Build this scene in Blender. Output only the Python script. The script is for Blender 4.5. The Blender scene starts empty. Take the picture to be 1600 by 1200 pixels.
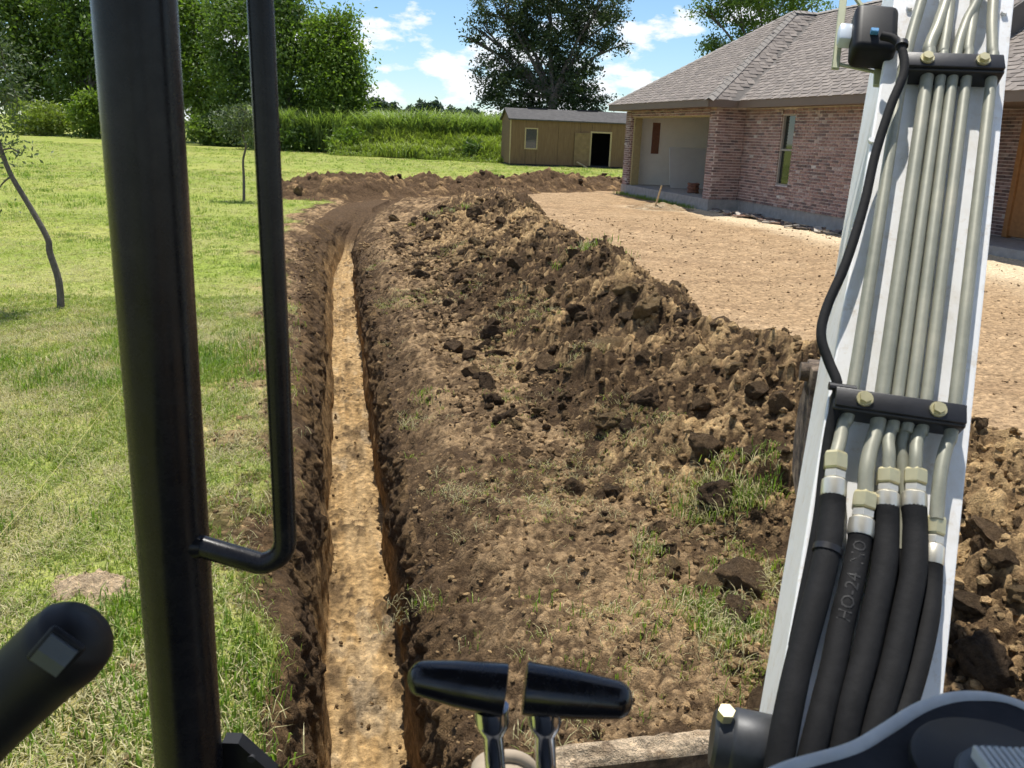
import bpy, bmesh, math, random
import numpy as np
from mathutils import Vector, Matrix, noise as mnoise

rng = np.random.default_rng(7)
random.seed(7)
RAD = math.radians
scene = bpy.context.scene
COL = scene.collection

# ------------------------------------------------------------------ camera
F_PX, CAM_H, PITCH, ROLL = 1383.0, 1.75, RAD(15.8), RAD(2.3)
_f = np.array([0, math.cos(PITCH), -math.sin(PITCH)])
_u0 = np.array([0, math.sin(PITCH), math.cos(PITCH)])
_r0 = np.array([1.0, 0, 0])
CR = _r0 * math.cos(ROLL) + _u0 * math.sin(ROLL)
CU = _u0 * math.cos(ROLL) - _r0 * math.sin(ROLL)
CF = _f
CC = np.array([0, 0, CAM_H])
cam_data = bpy.data.cameras.new('camera')
cam_data.sensor_width = 36.0
cam_data.lens = 36.0 * F_PX / 1600.0
cam_data.clip_start = 0.05
cam_data.clip_end = 8000
cam_data.dof.use_dof = True
cam_data.dof.focus_distance = 6.0
cam_data.dof.aperture_fstop = 18.0
cam = bpy.data.objects.new('camera', cam_data)
M = Matrix((CR.tolist(), CU.tolist(), (-CF).tolist())).transposed().to_4x4()
M.translation = Vector(CC)
cam.matrix_world = M
COL.objects.link(cam)
scene.camera = cam

# surveying helpers: photograph ray -> place in the world
def ray(u, v):
    return CR * (u - 800) / F_PX + CU * (600 - v) / F_PX + CF
def G(u, v, z=0.0):
    d = ray(u, v); return CC + d * ((z - CAM_H) / d[2])
def P(u, v, depth):
    return CC + ray(u, v) * depth

# ------------------------------------------------------------------ light
SUN_EL, SUN_AZ = RAD(73), RAD(-5)          # azimuth measured from +Y towards +X
world = bpy.data.worlds.new('World'); scene.world = world
world.use_nodes = True
wn = world.node_tree; wn.nodes.clear()
def wnode(t, **k):
    n = wn.nodes.new(t)
    for a, b in k.items(): setattr(n, a, b)
    return n
wout = wnode('ShaderNodeOutputWorld')
wbg = wnode('ShaderNodeBackground'); wbg.inputs['Strength'].default_value = 0.105
sky = wnode('ShaderNodeTexSky', sky_type='NISHITA', sun_disc=False)
sky.sun_elevation = SUN_EL; sky.sun_rotation = SUN_AZ
sky.altitude = 0; sky.air_density = 1.0; sky.dust_density = 0.0; sky.ozone_density = 1.0
wtc = wnode('ShaderNodeTexCoord')
# cumulus: noise on a cloud deck above the place
wmap = wnode('ShaderNodeMapping'); wmap.inputs['Location'].default_value = (1.35, 0.4, 0.22)
wmap.inputs['Scale'].default_value = (12.0, 12.0, 27.0)
wn.links.new(wtc.outputs['Generated'], wmap.inputs[0])
wns = wnode('ShaderNodeTexNoise'); wns.inputs['Scale'].default_value = 1.0; wns.inputs['Detail'].default_value = 9; wns.inputs['Roughness'].default_value = 0.56
wn.links.new(wmap.outputs[0], wns.inputs['Vector'])
wrm = wnode('ShaderNodeValToRGB'); wrm.color_ramp.elements[0].position = 0.515; wrm.color_ramp.elements[1].position = 0.585
wrm.color_ramp.elements[0].color = (0, 0, 0, 1); wrm.color_ramp.elements[1].color = (0.93, 0.93, 0.93, 1)
wn.links.new(wns.outputs['Fac'], wrm.inputs[0])
wmix = wnode('ShaderNodeMixRGB')
wn.links.new(wrm.outputs[0], wmix.inputs[0])
wtint = wnode('ShaderNodeMixRGB', blend_type='MULTIPLY'); wtint.inputs[0].default_value = 1.0; wtint.inputs[2].default_value = (0.76, 0.93, 1.12, 1)
wn.links.new(sky.outputs[0], wtint.inputs[1]); wn.links.new(wtint.outputs[0], wmix.inputs[1]); wmix.inputs[2].default_value = (8.6, 8.8, 9.1, 1)
wn.links.new(wmix.outputs[0], wbg.inputs[0]); wn.links.new(wbg.outputs[0], wout.inputs[0])

sun_d = bpy.data.lights.new('sun', 'SUN'); sun_d.energy = 5.0; sun_d.angle = RAD(0.53); sun_d.color = (1.0, 0.955, 0.88)
sun = bpy.data.objects.new('sun', sun_d); COL.objects.link(sun)
SDIR = Vector((math.sin(SUN_AZ) * math.cos(SUN_EL), math.cos(SUN_AZ) * math.cos(SUN_EL), math.sin(SUN_EL)))
sun.rotation_euler = SDIR.to_track_quat('Z', 'Y').to_euler(); sun.location = SDIR * 40

scene.view_settings.view_transform = 'Standard'; scene.view_settings.look = 'None'
scene.view_settings.exposure = 0.28; scene.view_settings.gamma = 1.0
scene.view_settings.use_curve_mapping = False
scene.render.engine = 'CYCLES'
scene.cycles.max_bounces = 4; scene.cycles.diffuse_bounces = 3; scene.cycles.glossy_bounces = 2; scene.cycles.transparent_max_bounces = 4
scene.cycles.use_adaptive_sampling = True; scene.cycles.adaptive_threshold = 0.04
scene.cycles.sample_clamp_indirect = 6.0

# ------------------------------------------------------------------ materials
MATS = {}
class NT:
    def __init__(s, name):
        m = bpy.data.materials.new(name); m.use_nodes = True; s.m = m; s.t = m.node_tree; s.t.nodes.clear()
        s.out = s.n('ShaderNodeOutputMaterial'); s.b = s.n('ShaderNodeBsdfPrincipled')
        s.l(s.b.outputs[0], s.out.inputs[0]); MATS[name] = m
    def n(s, ty, **k):
        x = s.t.nodes.new(ty)
        for a, b in k.items(): setattr(x, a, b)
        return x
    def l(s, a, b): s.t.links.new(a, b)
    def set(s, **k):
        for a, b in k.items(): s.b.inputs[a.replace('_', ' ')].default_value = b
    def pos(s, scale=(1, 1, 1), obj=True):
        tc = s.n('ShaderNodeTexCoord'); mp = s.n('ShaderNodeMapping'); mp.inputs['Scale'].default_value = scale
        s.l(tc.outputs['Object' if obj else 'Generated'], mp.inputs[0]); return mp.outputs[0]
    def noise(s, vec, scale, detail=4, rough=0.6):
        x = s.n('ShaderNodeTexNoise'); x.inputs['Scale'].default_value = scale; x.inputs['Detail'].default_value = detail
        x.inputs['Roughness'].default_value = rough
        if vec is not None: s.l(vec, x.inputs['Vector'])
        return x.outputs['Fac']
    def ramp(s, fac, stops):
        r = s.n('ShaderNodeValToRGB'); e = r.color_ramp.elements
        while len(e) < len(stops): e.new(0.5)
        for i, (p, c) in enumerate(stops):
            e[i].position = p; e[i].color = (*c, 1) if len(c) == 3 else c
        s.l(fac, r.inputs[0]); return r.outputs[0]
    def mix(s, fac, a, b, mode='MIX'):
        x = s.n('ShaderNodeMixRGB', blend_type=mode)
        for i, v in ((0, fac), (1, a), (2, b)):
            if isinstance(v, (int, float)): x.inputs[i].default_value = v
            elif isinstance(v, tuple): x.inputs[i].default_value = (*v, 1)
            else: s.l(v, x.inputs[i])
        return x.outputs[0]
    def bump(s, h, strength=0.5, dist=0.01):
        b = s.n('ShaderNodeBump'); b.inputs['Strength'].default_value = strength; b.inputs['Distance'].default_value = dist
        s.l(h, b.inputs['Height']); s.l(b.outputs[0], s.b.inputs['Normal'])
    def attr(s, name):
        a = s.n('ShaderNodeAttribute'); a.attribute_name = name; return a.outputs['Color']
    def rand(s):
        return s.n('ShaderNodeObjectInfo').outputs['Random']

def simple(name, col, rough=0.6, metal=0.0, var=0.15, scale=30, bump=0.0, dist=0.002, spec=None, coat=0.0):
    t = NT(name); v = t.pos()
    n = t.noise(v, scale, 5, 0.65)
    c = t.ramp(n, [(0.25, tuple(x * (1 - var) for x in col)), (0.75, tuple(min(1, x * (1 + var)) for x in col))])
    t.l(c, t.b.inputs['Base Color']); t.set(Roughness=rough, Metallic=metal)
    if spec is not None: t.b.inputs['Specular IOR Level'].default_value = spec
    if coat: t.b.inputs['Coat Weight'].default_value = coat; t.b.inputs['Coat Roughness'].default_value = 0.12
    if bump: t.bump(t.noise(v, scale * 2.5, 4), bump, dist)
    return t.m

# soil: base colour carried by the mesh (topsoil / subsoil / sand), fine grain from noise
def soil_mat(name, fine=1.0, rough=0.95):
    t = NT(name); v = t.pos()
    n1 = t.noise(v, 21, 5, 0.78)
    c = t.mix(1.0, t.attr('col'), t.ramp(n1, [(0.30, (0.46, 0.44, 0.41)), (0.50, (1.18, 1.18, 1.17)), (0.70, (2.0, 1.95, 1.82))]), 'MULTIPLY')
    t.l(c, t.b.inputs['Base Color']); t.set(Roughness=rough); t.b.inputs['Specular IOR Level'].default_value = 0.10
    t.bump(t.noise(v, 27, 5, 0.78), 1.0 * fine, 0.045)
    return t.m
soil_mat('soil'); soil_mat('soil_trench', 0.85); soil_mat('turf', 0.45)
def clod_mat(name, lo, hi):
    t = NT(name); v = t.pos()
    n1 = t.noise(v, 3.0, 5, 0.75)
    c = t.ramp(n1, [(0.3, lo), (0.68, hi)])
    r = t.ramp(t.rand(), [(0, (0.65, 0.65, 0.65)), (1, (1.25, 1.22, 1.18))])
    c = t.mix(1.0, c, r, 'MULTIPLY')
    t.l(c, t.b.inputs['Base Color']); t.set(Roughness=0.95); t.b.inputs['Specular IOR Level'].default_value = 0.12
    t.bump(t.noise(v, 9, 5, 0.8), 1.0, 0.10)
clod_mat('clod_dark', (0.065, 0.044, 0.028), (0.185, 0.125, 0.075))
clod_mat('clod_brown', (0.105, 0.070, 0.041), (0.28, 0.190, 0.108))
clod_mat('clod_tan', (0.18, 0.122, 0.062), (0.46, 0.320, 0.165))

def leaf_mat(name, c1, c2, c3, trans=0.35, scale=0.5):
    t = NT(name)
    g = t.n('ShaderNodeNewGeometry')
    n = t.noise(g.outputs['Position'], scale, 3, 0.6)
    c = t.ramp(n, [(0.3, c1), (0.55, c2), (0.78, c3)])
    rr = t.n('ShaderNodeAttribute'); rr.attribute_name = 'tone'
    c = t.mix(1.0, c, rr.outputs['Color'], 'MULTIPLY')
    t.l(c, t.b.inputs['Base Color']); t.set(Roughness=0.5); t.b.inputs['Specular IOR Level'].default_value = 0.35
    tr = t.n('ShaderNodeBsdfTranslucent'); t.l(t.mix(1.0, c, (1.1, 1.25, 0.5), 'MULTIPLY'), tr.inputs[0])
    ms = t.n('ShaderNodeMixShader'); ms.inputs[0].default_value = trans
    t.l(t.b.outputs[0], ms.inputs[1]); t.l(tr.outputs[0], ms.inputs[2]); t.l(ms.outputs[0], t.out.inputs[0])
    return t.m
leaf_mat('leaf_dark', (0.066, 0.110, 0.024), (0.110, 0.172, 0.038), (0.185, 0.250, 0.060), 0.42, 0.35)
leaf_mat('leaf_mid', (0.105, 0.165, 0.026), (0.165, 0.240, 0.040), (0.25, 0.315, 0.065), 0.45, 0.3)
leaf_mat('leaf_oak', (0.032, 0.050, 0.022), (0.055, 0.080, 0.032), (0.100, 0.128, 0.055), 0.28, 0.4)
leaf_mat('leaf_grey', (0.07, 0.10, 0.045), (0.11, 0.145, 0.07), (0.17, 0.20, 0.115), 0.3, 2.0)
leaf_mat('leaf_cane', (0.17, 0.235, 0.070), (0.235, 0.305, 0.095), (0.33, 0.38, 0.16), 0.40, 0.25)
leaf_mat('leaf_weed', (0.19, 0.245, 0.050), (0.255, 0.310, 0.070), (0.32, 0.355, 0.11), 0.40, 0.3)
leaf_mat('leaf_far', (0.055, 0.085, 0.060), (0.07, 0.105, 0.072), (0.085, 0.12, 0.08), 0.2, 0.1)
leaf_mat('grass_green', (0.185, 0.245, 0.042), (0.255, 0.310, 0.062), (0.34, 0.36, 0.105), 0.4, 1.3)
leaf_mat('grass_dry', (0.34, 0.30, 0.15), (0.45, 0.40, 0.21), (0.54, 0.48, 0.28), 0.3, 1.0)
leaf_mat('grass_lush', (0.125, 0.205, 0.034), (0.18, 0.260, 0.046), (0.235, 0.30, 0.065), 0.42, 2.0)
simple('bark', (0.11, 0.092, 0.076), 0.9, 0, 0.45, 6, 0.9, 0.03)
simple('bark_pale', (0.135, 0.115, 0.092), 0.9, 0, 0.4, 30, 0.8, 0.01)

t = NT('black_paint'); v = t.pos()
n = t.noise(v, 22, 4); t.l(t.ramp(n, [(0.35, (0.006, 0.006, 0.008)), (0.62, (0.011, 0.011, 0.013)), (0.8, (0.028, 0.025, 0.022))]), t.b.inputs['Base Color'])
t.l(t.ramp(t.noise(v, 60, 5, 0.7), [(0.3, (0.20,) * 3), (0.75, (0.36,) * 3)]), t.b.inputs['Roughness'])
t.b.inputs['Specular IOR Level'].default_value = 0.26
t.bump(t.noise(v, 260, 3), 0.06, 0.001)
simple('black_plastic', (0.008, 0.008, 0.009), 0.5, 0, 0.3, 40, 0.15, 0.0005, spec=0.25)
t = NT('knob_black'); v = t.pos()
t.set(Base_Color=(0.006, 0.006, 0.008, 1)); t.l(t.ramp(t.noise(v, 45, 6, 0.75), [(0.35, (0.10,) * 3), (0.75, (0.42,) * 3)]), t.b.inputs['Roughness'])
simple('rubber_hose', (0.0065, 0.0065, 0.0072), 0.8, 0, 0.5, 45, 0.5, 0.0015, spec=0.3)
simple('clamp_plastic', (0.013, 0.013, 0.015), 0.45, 0, 0.3, 50, 0.2, 0.001)
simple('switch_grey', (0.055, 0.066, 0.074), 0.5, 0, 0.15, 50)
simple('pod_dark', (0.024, 0.024, 0.027), 0.7, 0, 0.25, 60, 0.25, 0.0006, spec=0.15)
simple('pod_light', (0.50, 0.51, 0.49), 0.5, 0, 0.12, 60)
simple('chrome', (0.62, 0.63, 0.65), 0.12, 1.0, 0.1, 20)
simple('zinc_yellow', (0.60, 0.54, 0.32), 0.38, 0.55, 0.12, 35, 0.1, 0.0005)
simple('zinc_bright', (0.70, 0.66, 0.55), 0.36, 0.6, 0.12, 35, 0.1, 0.0005)
simple('steel_boss', (0.045, 0.047, 0.05), 0.48, 0.3, 0.35, 25, 0.2, 0.001)
t = NT('white_paint'); v = t.pos()
n = t.noise(v, 7, 6, 0.7)
c = t.ramp(n, [(0.25, (0.80, 0.80, 0.79)), (0.6, (0.88, 0.88, 0.875))])
d = t.ramp(t.noise(v, 38, 7, 0.78), [(0.55, (1, 1, 1)), (0.66, (0.86, 0.81, 0.74)), (0.78, (0.42, 0.31, 0.22))])
d = t.mix(1.0, d, t.ramp(t.noise(t.pos((9, 9, 2.5)), 1.6, 8, 0.72), [(0.48, (1, 1, 1)), (0.66, (0.90, 0.87, 0.82)), (0.78, (0.74, 0.69, 0.61))]), 'MULTIPLY')
t.l(t.mix(1.0, c, d, 'MULTIPLY'), t.b.inputs['Base Color']); t.set(Roughness=0.36); t.bump(t.noise(v, 140, 3), 0.05, 0.001)
t = NT('pipe_green'); v = t.pos()
n = t.noise(v, 12, 6, 0.7)
c = t.ramp(n, [(0.3, (0.22, 0.225, 0.175)), (0.55, (0.31, 0.305, 0.235)), (0.75, (0.40, 0.375, 0.285))])
t.l(c, t.b.inputs['Base Color']); t.set(Roughness=0.45, Metallic=0.15); t.bump(t.noise(v, 220, 3), 0.06, 0.0006)
t = NT('muddy_steel'); v = t.pos()
n = t.noise(v, 16, 7, 0.7)
c = t.ramp(n, [(0.38, (0.035, 0.026, 0.020)), (0.52, (0.13, 0.092, 0.060)), (0.72, (0.33, 0.25, 0.165))])
t.l(c, t.b.inputs['Base Color']); t.set(Roughness=0.9); t.bump(t.noise(v, 50, 6, 0.7), 0.8, 0.012)
simple('dusty_tan', (0.50, 0.40, 0.28), 0.9, 0, 0.25, 35, 0.6, 0.004)
simple('pedal_tan', (0.36, 0.29, 0.21), 0.8, 0, 0.12, 40, 0.2, 0.001)
simple('deck_dark', (0.03, 0.03, 0.032), 0.7, 0, 0.3, 20)
simple('canvas_black', (0.015, 0.015, 0.017), 0.75, 0, 0.3, 30)

def attrmat(name, rough=0.85, var=0.25, scale=40, bump=0.4, dist=0.004):
    t = NT(name); v = t.pos()
    n = t.noise(v, scale, 5, 0.7)
    c = t.mix(1.0, t.attr('col'), t.ramp(n, [(0.25, (1 - var,) * 3), (0.75, (1 + var,) * 3)]), 'MULTIPLY')
    t.l(c, t.b.inputs['Base Color']); t.set(Roughness=rough); t.b.inputs['Specular IOR Level'].default_value = 0.2
    t.bump(t.noise(v, scale * 2, 4, 0.7), bump, dist); return t.m
attrmat('brick', 0.9, 0.45, 14, 0.5, 0.006)
attrmat('shingle', 0.95, 0.22, 60, 0.5, 0.004)
simple('mortar', (0.68, 0.58, 0.52), 0.95, 0, 0.25, 9, 0.5, 0.006)
simple('concrete', (0.29, 0.28, 0.26), 0.9, 0, 0.22, 7, 0.4, 0.006)
simple('fascia', (0.15, 0.108, 0.078), 0.6, 0, 0.08, 5)
simple('roof_deck', (0.14, 0.125, 0.11), 0.95, 0, 0.1, 8)
simple('valley_metal', (0.27, 0.245, 0.215), 0.95, 0, 0.15, 30, 0.3, 0.003)
simple('plaster', (0.86, 0.83, 0.74), 0.9, 0, 0.06, 2.5)
simple('drywall', (0.50, 0.50, 0.48), 0.9, 0, 0.06, 3)
simple('osb', (0.20, 0.090, 0.055), 0.85, 0, 0.35, 18, 0.4, 0.004)
simple('lumber_yellow', (0.33, 0.27, 0.13), 0.85, 0, 0.2, 12)
simple('lumber', (0.52, 0.38, 0.19), 0.8, 0, 0.2, 14, 0.3, 0.003)
simple('door_wood', (0.34, 0.16, 0.055), 0.55, 0, 0.25, 10, 0.2, 0.003)
simple('window_frame', (0.27, 0.255, 0.225), 0.55, 0, 0.08, 10)
simple('orange_paint', (0.75, 0.16, 0.03), 0.7, 0, 0.1, 10)
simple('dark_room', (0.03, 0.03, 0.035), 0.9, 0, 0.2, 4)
simple('string_yellow', (0.50, 0.44, 0.15), 0.7, 0, 0.1, 10)
t = NT('glass'); t.set(Base_Color=(0.012, 0.02, 0.016, 1), Roughness=0.04); t.b.inputs['Specular IOR Level'].default_value = 0.9
t = NT('siding'); v = t.pos(); n = t.noise(t.pos((9, 9, 0.8)), 2.0, 6, 0.65)
c = t.ramp(n, [(0.25, (0.130, 0.079, 0.038)), (0.55, (0.175, 0.108, 0.053)), (0.8, (0.215, 0.138, 0.070))])
t.l(c, t.b.inputs['Base Color']); t.set(Roughness=0.9); t.bump(t.noise(t.pos((40, 40, 1.5)), 1.0, 4), 0.4, 0.01)
simple('siding_door', (0.20, 0.135, 0.065), 0.85, 0, 0.25, 5)
simple('trim_cream', (0.40, 0.31, 0.165), 0.75, 0, 0.12, 8)
simple('shed_roof', (0.075, 0.070, 0.066), 0.95, 0, 0.35, 4, 0.6, 0.02)
simple('lens_white', (0.62, 0.68, 0.74), 0.2, 0, 0.05, 5)
simple('bracket_olive', (0.36, 0.37, 0.22), 0.45, 0, 0.12, 20)
simple('blue_cap', (0.10, 0.30, 0.55), 0.4, 0, 0.1, 20)
simple('text_grey', (0.019, 0.019, 0.019), 0.7, 0, 0.1, 20)

# ------------------------------------------------------------------ object helpers
ORG = {}
def tag(o, label=None, cat=None, group=None, kind=None):
    if label: o['label'] = label
    if cat: o['category'] = cat
    if group: o['group'] = group
    if kind: o['kind'] = kind
    return o
def empty(name, loc, label=None, cat=None, group=None):
    o = bpy.data.objects.new(name, None); o.empty_display_size = 0.2
    o.location = Vector(loc); COL.objects.link(o); ORG[o.name] = Vector(loc)
    return tag(o, label, cat, group)
def link(name, mesh, parent=None, loc=None):
    o = bpy.data.objects.new(name, mesh); COL.objects.link(o)
    if parent is not None: o.parent = parent
    if loc is not None: o.location = loc
    return o

class MB:
    """collects shapes in world space; build() links them as one mesh object"""
    def __init__(s): s.v = []; s.f = []; s.sm = []
    def add(s, vs, fs, smooth=False):
        o = len(s.v); s.v += [tuple(map(float, p)) for p in vs]
        s.f += [tuple(i + o for i in f) for f in fs]; s.sm += [smooth] * len(fs); return s
    def box(s, c, h, ax=None):
        c = np.array(c, float); ax = np.eye(3) if ax is None else np.array(ax, float)
        vs = [c + ax[0] * h[0] * i + ax[1] * h[1] * j + ax[2] * h[2] * k for i in (-1, 1) for j in (-1, 1) for k in (-1, 1)]
        fs = [(0, 1, 3, 2), (4, 6, 7, 5), (0, 4, 5, 1), (2, 3, 7, 6), (0, 2, 6, 4), (1, 5, 7, 3)]
        return s.add(vs, fs)
    def rbox(s, c, h, ax=None, bevel=0.005, seg=2):
        bm = bmesh.new(); bmesh.ops.create_cube(bm, size=2.0)
        for v in bm.verts: v.co = Vector((v.co.x * h[0], v.co.y * h[1], v.co.z * h[2]))
        bmesh.ops.bevel(bm, geom=list(bm.edges), offset=bevel, segments=seg, affect='EDGES', profile=0.5)
        s.addbm(bm, c, ax); return s
    def addbm(s, bm, c=(0, 0, 0), ax=None, smooth=True):
        ax = np.eye(3) if ax is None else np.array(ax, float); c = np.array(c, float)
        bm.verts.index_update()
        vs = [c + ax[0] * v.co.x + ax[1] * v.co.y + ax[2] * v.co.z for v in bm.verts]
        s.add(vs, [tuple(v.index for v in f.verts) for f in bm.faces], smooth); bm.free()
    def tube(s, pts, r, seg=12, cap=True, smooth_path=0, squash=1.0):
        pts = [np.array(p, float) for p in pts]
        if np.isscalar(r): r = [r] * len(pts)
        if smooth_path:
            pts, r = spline(pts, r, smooth_path)
        n = len(pts); vs = []; fs = []
        prev = None
        for i in range(n):
            tg = pts[min(i + 1, n - 1)] - pts[max(i - 1, 0)]; tg = tg / (np.linalg.norm(tg) + 1e-9)
            if prev is None:
                a = np.array([0, 0, 1.0]) if abs(tg[2]) < 0.9 else np.array([1.0, 0, 0])
            else: a = prev
            x = a - tg * (a @ tg); x /= np.linalg.norm(x) + 1e-9; prev = x
            y = np.cross(tg, x)
            for k in range(seg):
                t = 2 * math.pi * k / seg
                vs.append(pts[i] + (x * math.cos(t) * squash + y * math.sin(t)) * r[i])
        for i in range(n - 1):
            for k in range(seg):
                fs.append((i * seg + k, i * seg + (k + 1) % seg, (i + 1) * seg + (k + 1) % seg, (i + 1) * seg + k))
        s.add(vs, fs, True)
        if cap:
            o = len(s.v) - len(vs)
            s.f.append(tuple(o + k for k in reversed(range(seg)))); s.sm.append(False)
            s.f.append(tuple(o + (n - 1) * seg + k for k in range(seg))); s.sm.append(False)
        return s
    def prism(s, poly, ext):
        poly = [np.array(p, float) for p in poly]; e = np.array(ext, float); n = len(poly)
        vs = poly + [p + e for p in poly]
        fs = [tuple(reversed(range(n))), tuple(range(n, 2 * n))] + [(i, (i + 1) % n, (i + 1) % n + n, i + n) for i in range(n)]
        return s.add(vs, fs)
    def quad(s, *p): return s.add(p, [tuple(range(len(p)))])
    def build(s, name, mat, parent=None, angle=40, org=None, col=None, recalc=True):
        root = parent
        while root is not None and root.parent is not None: root = root.parent
        off = np.array(ORG[root.name]) if root is not None and root.name in ORG else np.zeros(3)
        loc = None
        vv = np.array(s.v)
        if parent is None:
            b = vv.min(0); t = vv.max(0); off = np.array([(b[0] + t[0]) / 2, (b[1] + t[1]) / 2, b[2]]); loc = Vector(off)
        me = bpy.data.meshes.new(name); me.from_pydata((vv - off).tolist(), [], s.f)
        me.polygons.foreach_set('use_smooth', s.sm)
        if recalc:
            bm = bmesh.new(); bm.from_mesh(me); bmesh.ops.recalc_face_normals(bm, faces=bm.faces); bm.to_mesh(me); bm.free()
        if any(s.sm): me.set_sharp_from_angle(angle=RAD(angle))
        if col is not None:
            a = me.color_attributes.new('col', 'FLOAT_COLOR', 'POINT')
            c = np.ones((len(vv), 4), np.float32); c[:, :3] = col; a.data.foreach_set('color', c.ravel())
        me.materials.append(MATS[mat])
        o = link(name, me, parent, loc)
        if parent is None: ORG[o.name] = Vector(off)
        return o

def spline(pts, r, k):
    """Catmull-Rom through pts"""
    P_ = [2 * pts[0] - pts[1]] + list(pts) + [2 * pts[-1] - pts[-2]]
    R_ = [r[0]] + list(r) + [r[-1]]
    op, orr = [], []
    for i in range(1, len(P_) - 2):
        for j in range(k):
            t = j / k
            a, b, c, d = P_[i - 1], P_[i], P_[i + 1], P_[i + 2]
            op.append(0.5 * (2 * b + (c - a) * t + (2 * a - 5 * b + 4 * c - d) * t * t + (3 * b - a - 3 * c + d) * t ** 3))
            orr.append(R_[i] * (1 - t) + R_[i + 1] * t)
    op.append(pts[-1]); orr.append(r[-1]); return op, orr

def np_mesh(name, verts, faces, mat, parent=None, col=None, smooth=True, tone=None, loc=None):
    """fast mesh from arrays; faces (n,3) or (n,4)"""
    me = bpy.data.meshes.new(name)
    verts = np.asarray(verts, np.float32); faces = np.asarray(faces, np.int32)
    k = faces.shape[1]
    me.vertices.add(len(verts)); me.vertices.foreach_set('co', verts.ravel())
    me.loops.add(faces.size); me.loops.foreach_set('vertex_index', faces.ravel())
    me.polygons.add(len(faces)); me.polygons.foreach_set('loop_start', np.arange(0, faces.size, k, dtype=np.int32))
    me.polygons.foreach_set('loop_total', np.full(len(faces), k, np.int32))
    me.polygons.foreach_set('use_smooth', np.full(len(faces), smooth))
    me.update(calc_edges=True)
    for nm, arr in (('col', col), ('tone', tone)):
        if arr is not None:
            a = me.color_attributes.new(nm, 'FLOAT_COLOR', 'POINT')
            c = np.ones((len(verts), 4), np.float32); c[:, :3] = arr; a.data.foreach_set('color', c.ravel())
    me.materials.append(MATS[mat])
    return link(name, me, parent, loc)

# ------------------------------------------------------------------ numpy noise
def _hash(ix, iy, seed):
    h = (ix.astype(np.int64) * 374761393 + iy.astype(np.int64) * 668265263 + seed * 1442695041) & 0xFFFFFFFF
    h = ((h ^ (h >> 13)) * 1274126177) & 0xFFFFFFFF
    h = ((h ^ (h >> 16)) * 2246822519) & 0xFFFFFFFF
    return ((h ^ (h >> 15)) & 0xFFFFFF) / float(0xFFFFFF)
def vnoise(x, y, seed=0):
    ix = np.floor(x); iy = np.floor(y); fx = x - ix; fy = y - iy
    fx = fx * fx * fx * (fx * (fx * 6 - 15) + 10); fy = fy * fy * fy * (fy * (fy * 6 - 15) + 10)
    a = _hash(ix, iy, seed); b = _hash(ix + 1, iy, seed); c = _hash(ix, iy + 1, seed); d = _hash(ix + 1, iy + 1, seed)
    return (a + (b - a) * fx) * (1 - fy) + (c + (d - c) * fx) * fy
def fbm(x, y, octv=4, seed=0, gain=0.5):
    s = 0; a = 1; t = 0
    for i in range(octv):
        s = s + a * (vnoise(x * 2 ** i + 17.3 * i, y * 2 ** i - 9.1 * i, seed + i) - 0.5); t += a; a *= gain
    return s / t * 2            # about -1..1
def lumps(x, y, seed=0, rmin=0.15, rmax=0.72, fill=1.0):
    """packed rounded lumps, height 0..rmax, unit cell"""
    wx = x + 0.35 * (vnoise(x * 1.7, y * 1.7, seed + 51) - 0.5); wy = y + 0.35 * (vnoise(x * 1.7 + 31, y * 1.7, seed + 52) - 0.5)
    ix = np.floor(wx); iy = np.floor(wy); best = np.zeros_like(x); ident = np.zeros_like(x)
    for i in (-1, 0, 1):
        for j in (-1, 0, 1):
            cx = ix + i; cy = iy + j
            px = cx + 0.15 + 0.7 * _hash(cx, cy, seed); py = cy + 0.15 + 0.7 * _hash(cx, cy, seed + 1)
            h0 = _hash(cx, cy, seed + 2)
            r = rmin + (rmax - rmin) * h0 ** 1.5
            r = np.where(_hash(cx, cy, seed + 3) < fill, r, 0)
            asp = 0.7 + 0.6 * _hash(cx, cy, seed + 4)
            d2 = (wx - px) ** 2 * asp + (wy - py) ** 2 / asp
            h = np.sqrt(np.maximum(r * r - d2, 0)); h = np.minimum(h, np.maximum(0.55 * r + (_hash(cx, cy, seed + 6) - .5) * 1.9 * (wx - px) + (_hash(cx, cy, seed + 7) - .5) * 1.9 * (wy - py), 0))
            m = h > best; best = np.where(m, h, best); ident = np.where(m, _hash(cx, cy, seed + 5), ident)
    return best, ident
def sstep(a, b, x):
    t = np.clip((x - a) / (b - a), 0, 1); return t * t * (3 - 2 * t)
def lerp3(c, d, t): return c * (1 - t[..., None]) + np.asarray(d) * t[..., None]

# ================================================================== GROUND
TA = RAD(11.53)
TE = np.array([-math.sin(TA), math.cos(TA)]); TR = np.array([math.cos(TA), math.sin(TA)]); T0 = np.array([0.103, 0.0])
def curve(s):
    return 0.0145 * np.maximum(np.minimum(s, 27.0) - 14.5, 0) ** 2
def st_xy(s, t):
    tt = t + curve(s)
    return T0[0] + TE[0] * s + TR[0] * tt, T0[1] + TE[1] * s + TR[1] * tt
def xy_st(x, y):
    s = (x - T0[0]) * TE[0] + (y - T0[1]) * TE[1]
    return s, (x - T0[0]) * TR[0] + (y - T0[1]) * TR[1] - curve(s)
def lipL(s): return 0.37 + 0.10 * fbm(s * 1.3, s * 0 + 3.0, 4, 5) + 0.036 * np.clip(s - 6, 0, 9)
def lipR(s): return 0.285 + 0.065 * fbm(s * 1.7, s * 0 + 8.0, 4, 9)
FLX = [-30, -7.0, -6.0, -2.0, 0.0, 3.5, 8.0, 14]; FLY = [23.4, 23.4, 23.5, 27.2, 29.4, 33.4, 38, 42]     # line of the far heap
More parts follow.
